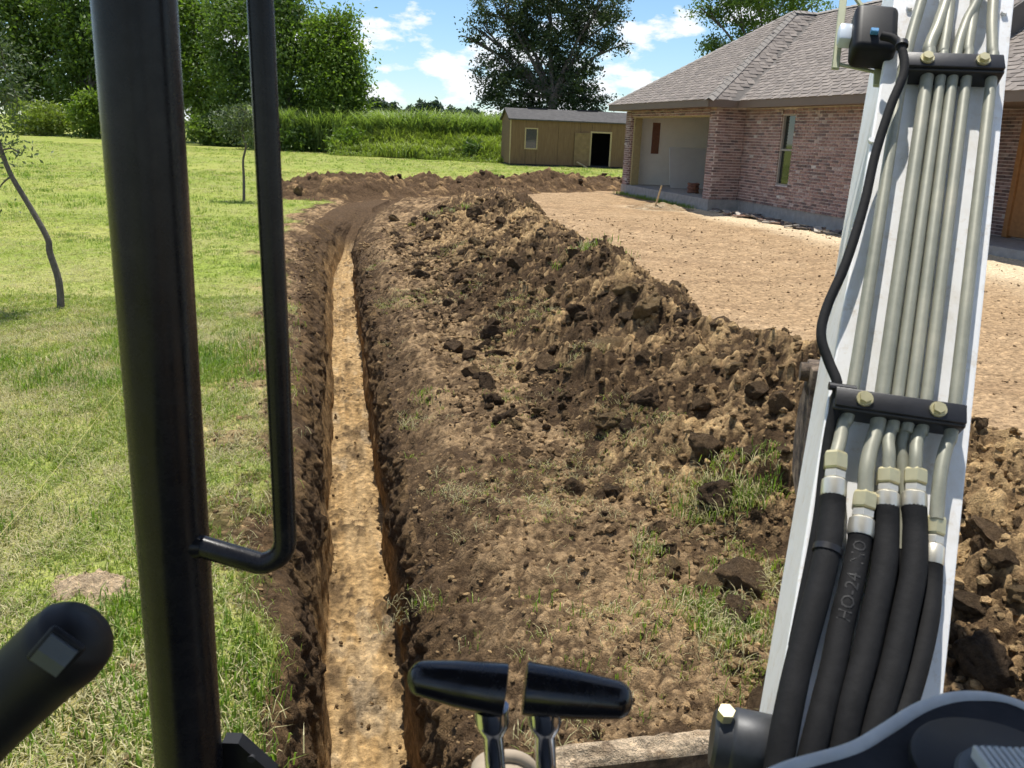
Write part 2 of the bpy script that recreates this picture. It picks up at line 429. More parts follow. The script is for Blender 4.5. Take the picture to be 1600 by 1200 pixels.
hA = RAD(-14); HD = np.array([math.sin(hA), math.cos(hA), 0.0]); HB = np.array([math.cos(hA), -math.sin(hA), 0.0]); HA0 = np.array([4.89, 23.42, 0.0])
def house_db(x, y):
    return (x - HA0[0]) * HD[0] + (y - HA0[1]) * HD[1], (x - HA0[0]) * HB[0] + (y - HA0[1]) * HB[1]

def soil_mask(x, y, s, t):
    """1 = bare soil, 0 = lawn"""
    w = 0.02 + 0.036 * np.clip(s - 3, 0, 12)
    n = fbm(x * 1.6, y * 1.6, 4, 21)
    left = sstep(-0.20, 0.14, (t + lipL(s) + w) + 0.42 * n)
    inheap = sstep(-0.35, 0.35, np.interp(x, FLX, FLY) + 0.8 - y + 0.5 * n)
    left = left * np.where(t > 0, inheap, 1 - sstep(25, 26.5, s))
    patch = sstep(0.12, 0.40, fbm(x * 2.4, y * 2.4, 4, 33)) * sstep(-1.35, -0.55, t) * (t < 0) * (s < 9)
    return np.clip(np.maximum(left, 0.85 * patch), 0, 1)

def yard_mask(s, t): return sstep(2.6, 3.6, t + 0.25 * fbm(s * 0.8, t * 0.8, 2, 41))

STASH = {}
def ground_z(x, y, s, t, sm=None):
    if sm is None: sm = soil_mask(x, y, s, t)
    near = 1.0 / (1.0 + np.maximum(s, 0) / 14.0)
    z = 0.035 * fbm(x * 0.28, y * 0.28, 3, 2) * (1 - sstep(60, 120, s))
    ym = yard_mask(s, t) * (t > 0)
    l1, j1 = lumps(x * 3.2, y * 3.2, 60); l2, j2 = lumps(x * 9, y * 9, 70); l3, j3 = lumps(x * 23, y * 23, 80); l4, j4 = lumps(x * 46, y * 46, 85)
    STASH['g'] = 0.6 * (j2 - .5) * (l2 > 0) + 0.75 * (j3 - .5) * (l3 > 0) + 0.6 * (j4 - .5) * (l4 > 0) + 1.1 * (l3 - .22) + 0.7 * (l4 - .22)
    rough = 0.045 * fbm(x * 2.1, y * 2.1, 4, 61) + 0.030 * l1 * sstep(-.2, .3, fbm(x * .9, y * .9, 2, 66)) + 0.062 * l2 + 0.034 * l3 + 0.015 * l4
    fine = 0.010 * fbm(x * 3, y * 3, 3, 62) + 0.024 * l2 * sstep(0.05, 0.5, fbm(x * 1.1, y * 2.0, 3, 63)) + 0.020 * l3 + 0.010 * l4
    lawn = 0.012 * fbm(x * 6, y * 6, 3, 64) + 0.004 * l3
    z = z + sm * np.where(t > 0, (1 - ym) * rough + ym * fine, rough * 0.8) + (1 - sm) * lawn
    # rounded, slumped shoulders of the trench
    inT = sstep(1.0, 1.1, s) * (1 - sstep(25.5, 26.6, s))
    z = z - inT * (0.12 * (1 - sstep(0.0, 0.30, t - lipR(s))) * (t > 0) + 0.07 * (1 - sstep(0.0, 0.20, -t - lipL(s))) * (t < 0))
    # tracked ridges on the bank where the machine pushed soil along
    z = z + sm * (1 - ym) * (t > 0.2) * 0.018 * np.sin(t * 3 + y * 11 + 2.5 * fbm(x * 1.5, y * 1.5, 2, 65))
    return z

DARK = np.array([0.088, 0.056, 0.031]); BROWN = np.array([0.135, 0.090, 0.053]); DUST = np.array([0.375, 0.255, 0.138])
TAN = np.array([0.36, 0.235, 0.115]); YARD = np.array([0.296, 0.202, 0.114]); SAND = np.array([0.52, 0.42, 0.285])
LAWN = np.array([0.190, 0.232, 0.046]); STRAW = np.array([0.34, 0.295, 0.135])
def ground_col(x, y, s, t, sm):
    n1 = fbm(x * 0.8, y * 0.8, 4, 101); n2 = fbm(x * 3.5, y * 3.5, 4, 102); n3 = fbm(x * 14, y * 14, 3, 103)
    # lawn: mown turf with straw-coloured thatch and lusher streaks
    c = lerp3(np.broadcast_to(LAWN, x.shape + (3,)), STRAW, np.clip(0.25 + 0.5 * n1 + 0.35 * n2 + 0.25 * n3, 0, 0.85) * (1 - 0.55 * sstep(9, 22, s)))
    c = lerp3(c, (0.170, 0.220, 0.034), 0.35 * sstep(0.05, 0.5, fbm(x * 0.25, y * 0.6, 3, 104)))
    c = lerp3(c, (0.30, 0.300, 0.085), 0.5 * sstep(0.12, 0.5, fbm(x * 0.10 + 5, y * 0.22, 3, 105)))
    # bank: dried dust over dark topsoil
    gz = STASH['g']
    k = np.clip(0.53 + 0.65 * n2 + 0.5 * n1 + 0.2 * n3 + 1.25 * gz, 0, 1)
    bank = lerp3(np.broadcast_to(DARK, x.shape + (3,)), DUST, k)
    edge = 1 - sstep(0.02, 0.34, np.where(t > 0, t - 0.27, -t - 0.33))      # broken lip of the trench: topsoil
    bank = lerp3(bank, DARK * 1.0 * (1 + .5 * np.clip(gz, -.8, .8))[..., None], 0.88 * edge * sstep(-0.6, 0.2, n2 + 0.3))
    ym = yard_mask(s, t)
    d, b = house_db(x, y)
    yard = lerp3(np.broadcast_to(YARD, x.shape + (3,)), (0.360, 0.254, 0.150), np.clip(0.5 * n1 + 0.5 * n2 + 0.2, 0, 1))
    yard = lerp3(yard, (0.22, 0.145, 0.082), 0.5 * sstep(0.05, 0.55, fbm(x * 1.3, y * 2.6, 4, 106)))
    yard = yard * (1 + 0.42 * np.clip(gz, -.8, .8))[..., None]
    strip = sstep(-2.2 + 0.0, -0.7, b - np.where(d < -0.2, 0.8, 0.0) + 0.5 * n1) * (d < 1.6) * (1 - sstep(0.8, 1.6, d))
    yard = lerp3(yard, SAND, 0.9 * strip)
    so = lerp3(bank, (0, 0, 0), np.zeros_like(x)) * (1 - ym[..., None] * (t > 0)[..., None]) + yard * (ym * (t > 0))[..., None]
    return c * (1 - sm[..., None]) + so * sm[..., None]

srow = [-9, -6, -4, -2.5, -1.5, -0.6, 0.0, 0.4, 0.8, 1.0, 1.03, 1.06, 1.1, 1.2, 1.35, 1.5]
s_ = 1.6
while s_ < 40: srow.append(s_); s_ += max(0.009, 0.0047 * s_)
while s_ < 2500: srow.append(s_); s_ *= 1.06
SR = np.array(srow)
def xcols(n, m, brk):
    a = np.linspace(0, 1, n) ** 1.25 * brk
    return np.concatenate([a, brk + (np.linspace(0, 1, m + 1)[1:] ** 1.6) * (4.0 - brk)])
XL = xcols(225, 22, 0.80); XRr = xcols(255, 22, 1.05)
S = SR[:, None]
LS = np.maximum(S, 0) + 1.6
tL = -lipL(S) - LS * XL[None, ::-1]; tR = lipR(S) + LS * XRr[None, :]
def gridfaces(nr, nc, o=0):
    i = np.arange(nr - 1)[:, None] * nc + np.arange(nc - 1)[None, :] + o
    return np.stack([i, i + 1, i + nc + 1, i + nc], -1).reshape(-1, 4)
def ground_patch(T):
    SS = np.broadcast_to(S, T.shape); x, y = st_xy(SS, T)
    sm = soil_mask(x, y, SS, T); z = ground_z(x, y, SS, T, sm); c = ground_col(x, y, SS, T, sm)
    return np.stack([x, y, z], -1), c
vL, cL = ground_patch(tL); vR, cR = ground_patch(tR)
nr = len(SR)
# where there is no trench the two halves are joined by a strip: columns at the lips
mid = np.stack([vL[:, -1], vR[:, 0]], 1)
verts = np.concatenate([vL.reshape(-1, 3), vR.reshape(-1, 3)])
cols = np.concatenate([cL.reshape(-1, 3), cR.reshape(-1, 3)])
fL = gridfaces(nr, tL.shape[1]); fR = gridfaces(nr, tR.shape[1], tL.size)
TS0, TS1 = 1.0, 26.6
closed = np.where((SR[:-1] < TS0 - 1e-6) | (SR[1:] > TS1))[0]
nl, nrr = tL.shape[1], tR.shape[1]
fM = np.stack([closed * nl + nl - 1, tL.size + closed * nrr, tL.size + (closed + 1) * nrr, (closed + 1) * nl + nl - 1], -1)
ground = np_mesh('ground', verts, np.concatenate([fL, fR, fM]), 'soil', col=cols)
fall = np.concatenate([fL, fR, fM]); sg, tg = xy_st(verts[:, 0], verts[:, 1]); smv = soil_mask(verts[:, 0], verts[:, 1], sg, tg)
calm = ((smv < .5) | ((tg > 0) & (yard_mask(sg, tg) > .5)))                 # turf and graded yard: finer relief than dug soil
ground.data.materials.append(MATS['turf']); ground.data.polygons.foreach_set('material_index', calm[fall[:, 0]].astype(np.int32))
tag(ground, 'mown lawn, bare bank and graded tan yard soil', None, None, 'structure')

# ------------------------------------------------------------------ trench
idx = np.where((SR >= TS0 - 1e-6) & (SR <= TS1 + 0.2))[0]
idx = idx[SR[idx] <= SR[idx][-1]]
ts = SR[idx]; nT = len(ts)
qa = np.linspace(0, 1, 46); qb = np.linspace(0, 1, 36)[1:-1]; qc = np.linspace(0, 1, 40)
tt = ts[:, None]
lL = lipL(tt); lR = lipR(tt)
depth = 0.76 * sstep(1.0, 1.06, tt) * (1 - np.clip((tt - 17.8) / 3.0, 0, 1)) + 1e-3
fw = 0.165 + 0.012 * fbm(tt * 0.9, tt * 0 + 1, 3, 120)
# left wall: broken slope above, near-vertical cut below
wa = np.interp(qa, [0, 0.10, 0.40, 0.70, 1], [1.0, 0.80, 0.36, 0.12, 0.0])[None, :]
za = -np.interp(qa, [0, 0.10, 0.40, 0.70, 1], [0, 0.05, 0.36, 0.70, 1.0])[None, :] * depth
ta = -(fw + (lL - fw) * wa)
wc = np.interp(qc, [0, 0.45, 0.8, 0.93, 1], [0.0, 0.22, 0.55, 0.85, 1.0])[None, :]
zc = -(1 - np.interp(qc, [0, 0.45, 0.8, 0.93, 1], [0, 0.62, 0.88, 0.97, 1.0]))[None, :] * depth
tc = fw + (lR - fw) * wc
tb = -fw + 2 * fw * qb[None, :]; zb = -depth * np.ones_like(tb)
TT = np.concatenate([ta, tb, tc], 1); ZZ = np.concatenate([za, zb, zc], 1); SS = np.broadcast_to(tt, TT.shape).copy()
nA, nB, nC = len(qa), len(qb), len(qc)
side = np.concatenate([np.full(nA, -1.0), np.zeros(nB), np.full(nC, 1.0)])[None, :]
inside = np.clip(np.concatenate([qa, np.ones(nB), qc[::-1]]) * 6, 0, 1)[None, :]
zk = ZZ / 0.76
upper = sstep(-0.62, -0.38, zk + 0.16 * fbm(SS * 3, ZZ * 4, 3, 130))
ll1, _ = lumps(SS * 8, ZZ * 8, 131); ll2, _ = lumps(SS * 20, ZZ * 20, 132)
teeth = (vnoise(SS * 26 + ZZ * 5, ZZ * 2.0, 133) - 0.5) * 0.022 + (vnoise(SS * 60, ZZ * 3, 134) - 0.5) * 0.010
big = 0.035 * fbm(SS * 2.2, ZZ * 3, 3, 135)
disp = (big + upper * (0.030 * ll1 + 0.040 * ll2 + 0.03 * fbm(SS * 9, ZZ * 9, 4, 136, .65)) + (1 - upper) * 0.5 * teeth + upper * 2.4 * teeth)
TT = TT - side * disp * inside * np.minimum(depth * 3, 1)
# floor: tooth grooves along, crumbs
fl = (side == 0) * 1.0
cr1, _ = lumps(SS * 9, TT * 9, 140, fill=0.55); cr2, _ = lumps(SS * 26, TT * 26, 141, fill=0.7)
crumb = sstep(-0.30, 0.20, fbm(SS * 2.6, TT * 5, 4, 142))
ZZ = ZZ + fl * (0.006 * np.sin(TT * 75) * (1 - crumb) + (0.25 + .75 * crumb) * (0.060 * cr1 + 0.036 * cr2) + 0.02 * fbm(SS * 1.1, TT * 2, 3, 143)) * np.minimum(depth * 3, 1)
X, Y_ = st_xy(SS, TT)
lz = np.concatenate([np.repeat(vL[idx, -1, 2][:, None], nA, 1) * np.linspace(1, 0, nA)[None, :], np.zeros((nT, nB)), np.repeat(vR[idx, 0, 2][:, None], nC, 1) * np.linspace(0, 1, nC)[None, :]], 1)
Z = ZZ + lz
V = np.stack([X, Y_, Z], -1)
V[:, 0] = vL[idx, -1]; V[:, -1] = vR[idx, 0]
nn = fbm(SS * 5, ZZ * 5, 4, 150); nf = fbm(SS * 2.2, TT * 6, 4, 151)
wall = lerp3(np.broadcast_to(np.array([0.300, 0.188, 0.084]), TT.shape + (3,)), (0.17, 0.108, 0.054), np.clip(0.4 + nn, 0, 1))
wall = wall * (1 + 9 * teeth[..., None])
wall = lerp3(wall, DARK * 1.0, np.clip(upper * (0.85 + 0.4 * nn), 0, 1)) * (0.75 + 0.8 * ll2[..., None])
streak = fbm(SS * 1.3, TT * 34, 3, 154); scoop = vnoise(SS * 1.9, TT * 0.5, 155)
flo = lerp3(np.broadcast_to(np.array([0.40, 0.260, 0.118]), TT.shape + (3,)), (0.50, 0.355, 0.190), np.clip(0.35 + 0.6 * streak + 0.5 * (scoop - .5), 0, 1))
flo = lerp3(flo, (0.115, 0.076, 0.042), np.clip(crumb * (0.9 * cr1 + 1.5 * (cr2 > .12) * cr2 * 2 + 1.6 * nf), 0, 0.92))
flo = lerp3(flo, (0.47, 0.375, 0.25), 0.4 * sstep(0.34, 0.5, fbm(SS * 2.6 + 9, TT * 7, 3, 152)))
flo = flo * (0.80 + 0.45 * cr2[..., None] + 0.45 * fbm(SS * 30, TT * 30, 3, 153)[..., None])
C = wall * (1 - fl[..., None]) + flo * fl[..., None]
C = lerp3(C, DARK, np.broadcast_to(1 - np.clip((depth - .5) / .25, 0, 1), TT.shape))
trench = np_mesh('trench', V.reshape(-1, 3), gridfaces(nT, TT.shape[1]), 'soil_trench', col=C.reshape(-1, 3))
tag(trench, 'narrow straight trench with dark topsoil sides and yellow clay floor', None, None, 'structure')

# ------------------------------------------------------------------ near spoil heap beside the trench
HS = [1.0, 2.0, 2.65, 3.2, 3.9, 5.5, 7.8, 11.6, 16, 20, 24]
TF = [1.75, 1.6, 1.5, 1.48, 1.25, 0.98, 1.0, 1.05, 1.0, 1.1, 1.6]
TRD = [3.1, 3.0, 2.95, 2.8, 2.40, 2.28, 2.38, 2.55, 2.85, 3.1, 2.9]
HH = [0.30, 0.46, 0.52, 0.55, 0.61, 0.65, 0.66, 0.60, 0.55, 0.48, 0.28]
def heap_z(s, t):
    tf = np.interp(s, HS, TF); tr = np.interp(s, HS, TRD); hh = np.interp(s, HS, HH)
    w = 0.22 * fbm(s * 0.8, t * 0.8, 3, 200)
    q = t + w
    up = np.clip((q - tf) / (tr - tf), 0, 1); dn = np.clip((q - tr) / 1.05, 0, 1)
    prof = np.where(q < tr, up ** 0.95 * (1 - 0.25 * (1 - up)) , (1 - dn ** 1.15))
    prof = prof * sstep(1.0, 1.9, s) * (1 - sstep(22.0, 25.0, s))
    m = np.clip(prof * 3.0, 0, 1)
    x, y = st_xy(s, t)
    l0, i0 = lumps(x * 1.9, y * 1.9, 210, 0.1, 0.6); l1, i1 = lumps(x * 4.3, y * 4.3, 220); l2, i2 = lumps(x * 10, y * 10, 230); l3, i3 = lumps(x * 22, y * 22, 240); l4, i4 = lumps(x * 44, y * 44, 245)
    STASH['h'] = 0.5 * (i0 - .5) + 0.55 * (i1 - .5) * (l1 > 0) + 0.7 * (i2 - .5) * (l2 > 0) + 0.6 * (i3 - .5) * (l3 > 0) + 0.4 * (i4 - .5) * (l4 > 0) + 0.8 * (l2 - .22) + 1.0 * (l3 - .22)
    z = hh * prof * (1 + 0.30 * fbm(s * 0.55, t * 0.4, 3, 201))
    z = z + m * (0.12 * l0 + 0.145 * l1 + 0.095 * l2 + 0.046 * l3 + 0.020 * l4 + 0.07 * fbm(x * 3, y * 3, 5, 202, .6)) - 0.06 * (1 - m) - 0.02
    return z, prof, i0
sh = [1.1]
while sh[-1] < 25.2: sh.append(sh[-1] + max(0.0095, 0.0046 * sh[-1]))
sh = np.array(sh); tq = np.linspace(0, 1, 300)
SSh = np.broadcast_to(sh[:, None], (len(sh), 300)); TTh = 0.62 + tq[None, :] * 3.9 + 0 * SSh
xh, yh = st_xy(SSh, TTh); zh, ph, ih = heap_z(SSh, TTh)
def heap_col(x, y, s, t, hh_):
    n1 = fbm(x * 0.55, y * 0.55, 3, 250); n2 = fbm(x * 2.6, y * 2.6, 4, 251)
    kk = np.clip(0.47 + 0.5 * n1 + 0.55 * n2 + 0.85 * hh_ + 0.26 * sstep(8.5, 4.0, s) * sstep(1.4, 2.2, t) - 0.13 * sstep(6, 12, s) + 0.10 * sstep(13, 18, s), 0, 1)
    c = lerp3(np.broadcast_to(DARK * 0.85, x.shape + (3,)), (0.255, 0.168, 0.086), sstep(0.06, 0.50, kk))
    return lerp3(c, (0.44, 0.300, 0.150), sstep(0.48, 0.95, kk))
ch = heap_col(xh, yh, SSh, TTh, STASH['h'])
heap = empty('soil_heap', (*st_xy(np.array(8.0), np.array(2.4)), 0.0), 'long dark brown ridge of lumpy dug soil beside the trench', 'soil heap')
hl = np.array(ORG[heap.name])
hf = gridfaces(len(sh), 300); hf = hf[(ph > 0).ravel()[hf].any(1)]
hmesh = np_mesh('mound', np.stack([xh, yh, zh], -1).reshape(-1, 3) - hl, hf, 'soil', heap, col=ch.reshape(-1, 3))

def live(faces, mask):
    return faces[mask.ravel()[faces].any(1)]
def surf_z(s, t):
    x, y = st_xy(s, t)
    return np.maximum(ground_z(x, y, s, t), heap_z(s, t)[0])

# ------------------------------------------------------------------ far spoil heap across the end of the trench
RX = np.array([-6.6, -5.0, -3.2, -1.6, 0.4, 2.6, 4.4]); RY = np.array([22.9, 23.1, 25.4, 27.2, 29.6, 32.3, 34.6]); RH = np.array([0.10, 0.68, 0.44, 0.40, 0.44, 0.38, 0.25])
a_ = np.linspace(0, 1, 460); rx = np.interp(a_, np.linspace(0, 1, 7), RX); ry = np.interp(a_, np.linspace(0, 1, 7), RY); rh = np.interp(a_, np.linspace(0, 1, 7), RH)
k_ = np.ones(25) / 25
def smo(v): return np.convolve(np.pad(v, 12, mode='edge'), k_, 'valid')
rx, ry, rh = smo(rx), smo(ry), smo(rh)
dx, dy = np.gradient(rx), np.gradient(ry); dl = np.hypot(dx, dy); nx, ny = dy / dl, -dx / dl
w_ = np.linspace(-2.3, 2.3, 120)[None, :]
fx = rx[:, None] + nx[:, None] * w_; fy = ry[:, None] + ny[:, None] * w_
pw = np.clip(1 - np.abs(w_ + 0.5 * fbm(fx * 0.7, fy * 0.7, 3, 300)) / 1.75, 0, 1); pw = pw * (0.55 + 0.45 * pw)
pw = pw * sstep(0, 0.05, a_)[:, None] * sstep(1, 0.95, a_)[:, None]
m_ = np.clip(pw * 3, 0, 1)
g0, gi = lumps(fx * 1.5, fy * 1.5, 310); g1, gj = lumps(fx * 3.6, fy * 3.6, 311); g2, gk = lumps(fx * 8, fy * 8, 312)
fz = rh[:, None] * pw * (1 + 0.3 * fbm(fx * 0.6, fy * 0.6, 2, 301)) + m_ * (0.24 * g0 + 0.20 * g1 + 0.09 * g2) - 0.08 * (1 - m_) - 0.02
kf = np.clip(0.42 + 0.5 * fbm(fx * 0.8, fy * 0.8, 3, 302) + 0.6 * fbm(fx * 3.5, fy * 3.5, 3, 303) + 0.4 * (gi - 0.5) + 0.6 * (gj - .5) + 0.6 * (gk - .5) + 0.8 * (g1 - .25), 0, 1)
cf = lerp3(np.broadcast_to(np.array([0.100, 0.063, 0.035]), fx.shape + (3,)), (0.31, 0.200, 0.100), sstep(.1, .95, kf))
fheap = empty('soil_heap', (-1.6, 27.2, 0.0), 'low reddish brown bank of dug soil lying across the far lawn', 'soil heap')
np_mesh('mound', np.stack([fx, fy, fz], -1).reshape(-1, 3) - np.array(ORG[fheap.name]), live(gridfaces(460, 120), m_ > 0), 'soil', fheap, col=cf.reshape(-1, 3))

# ------------------------------------------------------------------ clods
def clod_mesh(name, sub, seed, mat, flat=False):
    bm = bmesh.new(); bmesh.ops.create_icosphere(bm, subdivisions=sub, radius=1.0)
    o = Vector((seed * 7.3, seed * 3.1, seed * 1.7)); R = random.Random(seed)
    cuts = [(Vector((R.gauss(0, 1), R.gauss(0, 1), R.gauss(0, 1))).normalized(), R.uniform(0.32, 0.68)) for _ in range(11)]
    sc = Vector((R.uniform(0.8, 1.3), R.uniform(0.7, 1.0), R.uniform(0.55, 0.85)))
    for v in bm.verts:
        p = v.co.copy()
        for n, d in cuts:
            k = p.dot(n)
            if k > d: p -= n * (k - d) * 0.92
        p *= 1.25 + 0.26 * mnoise.noise(v.co * 1.8 + o) + 0.20 * mnoise.noise(v.co * 4.6 + o) + 0.15 * mnoise.noise(v.co * 10 + o)
        v.co = Vector((p.x * sc.x, p.y * sc.y, p.z * sc.z))
    me = bpy.data.meshes.new(name); bm.to_mesh(me); bm.free()
    me.polygons.foreach_set('use_smooth', [not flat] * len(me.polygons))
    me.materials.append(MATS[mat]); return me
CLODS = {k: [clod_mesh('clod', 4, 10 * i + j, 'clod_' + k) for j in range(4)] for i, k in enumerate(('dark', 'brown', 'tan'))}
def put_clod(s, t, r, kind, sink=0.35, rot=None, rz=1.0):
    s_a, t_a = np.array([s]), np.array([t]); x, y = st_xy(s_a, t_a); z = float(surf_z(s_a, t_a)[0])
    o = link('clod', random.choice(CLODS[kind]), heap)
    o.location = Vector((float(x[0]), float(y[0]), z + r * (0.6 - sink))) - ORG[heap.name]
    o.rotation_euler = rot or (random.uniform(-.5, .5), random.uniform(-.5, .5), random.uniform(0, 6.3)); o.scale = (r, r, r * rz)
# the ones that stand out in the photograph
named = [(948, 552, .32, .150, 'tan'), (905, 568, .28, .120, 'tan'), (1010, 500, .50, .170, 'tan'), (925, 722, .18, .075, 'tan'), (760, 522, .12, .085, 'dark'),
         (850, 545, .25, .12, 'brown'), (1185, 800, .35, .150, 'brown'), (1045, 815, .22, .070, 'tan'), (1110, 830, .25, .085, 'tan'), (1150, 890, .22, .095, 'brown'),
         (800, 640, .10, .085, 'dark'), (770, 615, .10, .060, 'dark'), (1130, 700, .38, .130, 'dark'), (820, 690, .10, .050, 'brown'), (905, 480, .45, .11, 'dark'),
         (700, 465, .10, .09, 'dark'), (985, 620, .35, .10, 'dark'), (1090, 560, .50, .11, 'tan'), (1180, 610, .50, .10, 'brown'), (930, 405, .60, .14, 'dark'),
         (840, 385, .55, .13, 'dark'), (670, 375, .3, .16, 'tan'), (660, 425, .1, .14, 'dark'), (1045, 440, .62, .12, 'dark'), (1055, 815, .2, .05, 'tan'),
         (1190, 1060, .12, .070, 'brown'), (1545, 930, .4, .13, 'dark'), (1560, 800, .45, .12, 'brown'), (1535, 860, .42, .10, 'brown'), (1110, 640, .45, .11, 'brown')]
for (u, v, z, r, kd) in named:
    p = G(u, v, z); s1, t1 = xy_st(p[0], p[1]); put_clod(float(s1), float(t1), r * .85, kd, 0.50)
nbig = 0
while nbig < 268:
    s1 = 2.3 + 16 * random.random() ** 1.7; tf = np.interp(s1, HS, TF); tr = np.interp(s1, HS, TRD)
    t1 = tf + random.uniform(-0.10, 1.0) * (tr - tf + 0.5)
    r = 0.035 + 0.090 * random.random() ** 2.0 + 0.0040 * s1
    tt1 = fbm(np.array([s1 * 0.8]), np.array([t1 * 0.8]), 2, 77)[0]
    kd = 'tan' if random.random() < 0.22 + 0.2 * (t1 > 1.9 and s1 < 6.5) else ('brown' if random.random() < 0.5 else 'dark')
    if s1 < 4.6 and kd == 'dark': kd = 'brown'
    put_clod(s1, t1, r * (.75 if s1 > 4.6 else .58), kd, 0.50); nbig += 1
# the crumbs nobody could count
def crumbs(name, n, gen, parent, loc, palette, zfun, label=None):
    base = []
    for k in range(6):
        bm = bmesh.new(); bmesh.ops.create_icosphere(bm, subdivisions=1, radius=1.0); R = random.Random(k + 90)
        o = Vector((k * 3.3, k, 5)); bm.verts.index_update()
        vs = np.array([np.array(v.co * (1 + 0.55 * mnoise.noise(v.co * 2.0 + o))) * np.array([R.uniform(.8, 1.3), R.uniform(.7, 1.1), R.uniform(.5, .85)]) for v in bm.verts])
        fs = np.array([[v.index for v in f.verts] for f in bm.faces]); bm.free(); base.append((vs, fs))
    s, t, r = gen(n); x, y = st_xy(s, t); z = zfun(s, t, x, y)
    ang = rng.uniform(0, 6.28, n); tilt = rng.uniform(-0.8, 0.8, n)
    pal = (heap_col(x, y, s, t, rng.normal(0.0, 0.17, n)) if palette is PAL else np.array(palette)[rng.integers(0, len(palette), n)]) * rng.uniform(0.75, 1.15, n)[:, None]
    VV, FF, CC_ = [], [], []; off = 0
    for k in range(6):
        ii = np.where(np.arange(n) % 6 == k)[0]; vs, fs = base[k]
        ca, sa, ct, st_ = np.cos(ang[ii]), np.sin(ang[ii]), np.cos(tilt[ii]), np.sin(tilt[ii])
        px = vs[None, :, 0] * ct[:, None] + vs[None, :, 2] * st_[:, None]; pz = -vs[None, :, 0] * st_[:, None] + vs[None, :, 2] * ct[:, None]; py = vs[None, :, 1] + 0 * px
        qx = px * ca[:, None] - py * sa[:, None]; qy = px * sa[:, None] + py * ca[:, None]
        v3 = np.stack([qx * r[ii][:, None] + x[ii][:, None], qy * r[ii][:, None] + y[ii][:, None], pz * r[ii][:, None] + (z[ii] + 0.08 * r[ii])[:, None]], -1)
        VV.append(v3.reshape(-1, 3)); FF.append((fs[None] + (off + np.arange(len(ii)) * len(vs))[:, None, None]).reshape(-1, 3)); CC_.append(np.repeat(pal[ii], len(vs), 0)); off += len(ii) * len(vs)
    o = np_mesh(name, np.concatenate(VV) - np.array(loc), np.concatenate(FF), 'soil', parent, col=np.concatenate(CC_), smooth=False, loc=None if parent else loc)
    o['kind'] = 'stuff'; 
    if label: o['label'] = label
    return o
PAL = [DARK, DARK * 1.4, BROWN, BROWN * 1.3, (0.24, 0.165, 0.09), (0.33, 0.23, 0.125)]
def gen_heap(n):
    s = 2.0 + 15 * rng.random(n) ** 2.0; tf = np.interp(s, HS, TF); tr = np.interp(s, HS, TRD)
    t = tf - 0.35 + rng.random(n) * (tr - tf + 0.9); r = (0.008 + 0.024 * rng.random(n) ** 3) * (0.80 + 0.05 * s); return s, t, r
crumbs('crumbs', 11000, gen_heap, heap, hl, PAL, lambda s, t, x, y: surf_z(s, t))
def gen_bank(n):
    s = 2.0 + 13 * rng.random(n) ** 2.0; t = np.where(rng.random(n) < .8, 0.22 + rng.random(n) * 1.25, -.38 - .45 * rng.random(n)); r = (0.005 + 0.014 * rng.random(n) ** 4) * (0.75 + 0.09 * s); return s, t, r
crumbs('loose_soil', 5200, gen_bank, None, (0, 0, 0), PAL, lambda s, t, x, y: surf_z(s, t), 'loose crumbs of soil scattered over the bank by the trench')
tag(bpy.data.objects['loose_soil'], None, 'soil')
def gen_yard(n):
    s = 3.0 + 17 * rng.random(n) ** 1.3; t = np.interp(s, HS, TRD) + .9 + rng.random(n) ** 1.2 * (1.5 + .45 * s); return s, t, (0.005 + 0.013 * rng.random(n) ** 3) * (.7 + .06 * s)
crumbs('yard_crumbs', 3600, gen_yard, None, (0, 0, 0), [YARD * .9, YARD, YARD * 1.3, YARD * .75], lambda s, t, x, y: ground_z(x, y, s, t), 'fine crumbs of tan soil strewn over the graded yard')
tag(bpy.data.objects['yard_crumbs'], None, 'soil')
def gen_floor(n):
    s = 2.4 + 11 * rng.random(n) ** 1.6; t = rng.uniform(-.155, .155, n); kp = fbm(s * 2.6, t * 5, 4, 142) > -.05 - .25 * rng.random(n); t = np.where(kp, t, np.where(rng.random(n) < .5, -.145, .145) + rng.uniform(-.02, .02, n))
    return s, t, (0.003 + 0.013 * rng.random(n) ** 4) * (0.8 + 0.05 * s)
crumbs('fallen_soil', 420, gen_floor, None, (0, 0, 0), PAL, lambda s, t, x, y: -0.752 * np.ones_like(s), 'crumbs of dark soil fallen on the trench floor')
tag(bpy.data.objects['fallen_soil'], None, 'soil')
for _ in range(70):                                   # clods lying on the far bank
    q = random.random(); i = int(q * 459); w0 = random.uniform(-1.3, 1.0); jx = int(np.clip((w0 + 2.3) / 4.6 * 119, 0, 119)); r = random.uniform(.05, .15)
    o = link('clod', random.choice(CLODS[random.choice(('dark', 'brown', 'tan'))]), fheap); o.location = Vector((fx[i, jx], fy[i, jx], fz[i, jx] + r * .2)) - ORG[fheap.name]
    o.rotation_euler = (random.uniform(-.6, .6), random.uniform(-.6, .6), random.uniform(0, 6.3)); o.scale = (r, r, r)

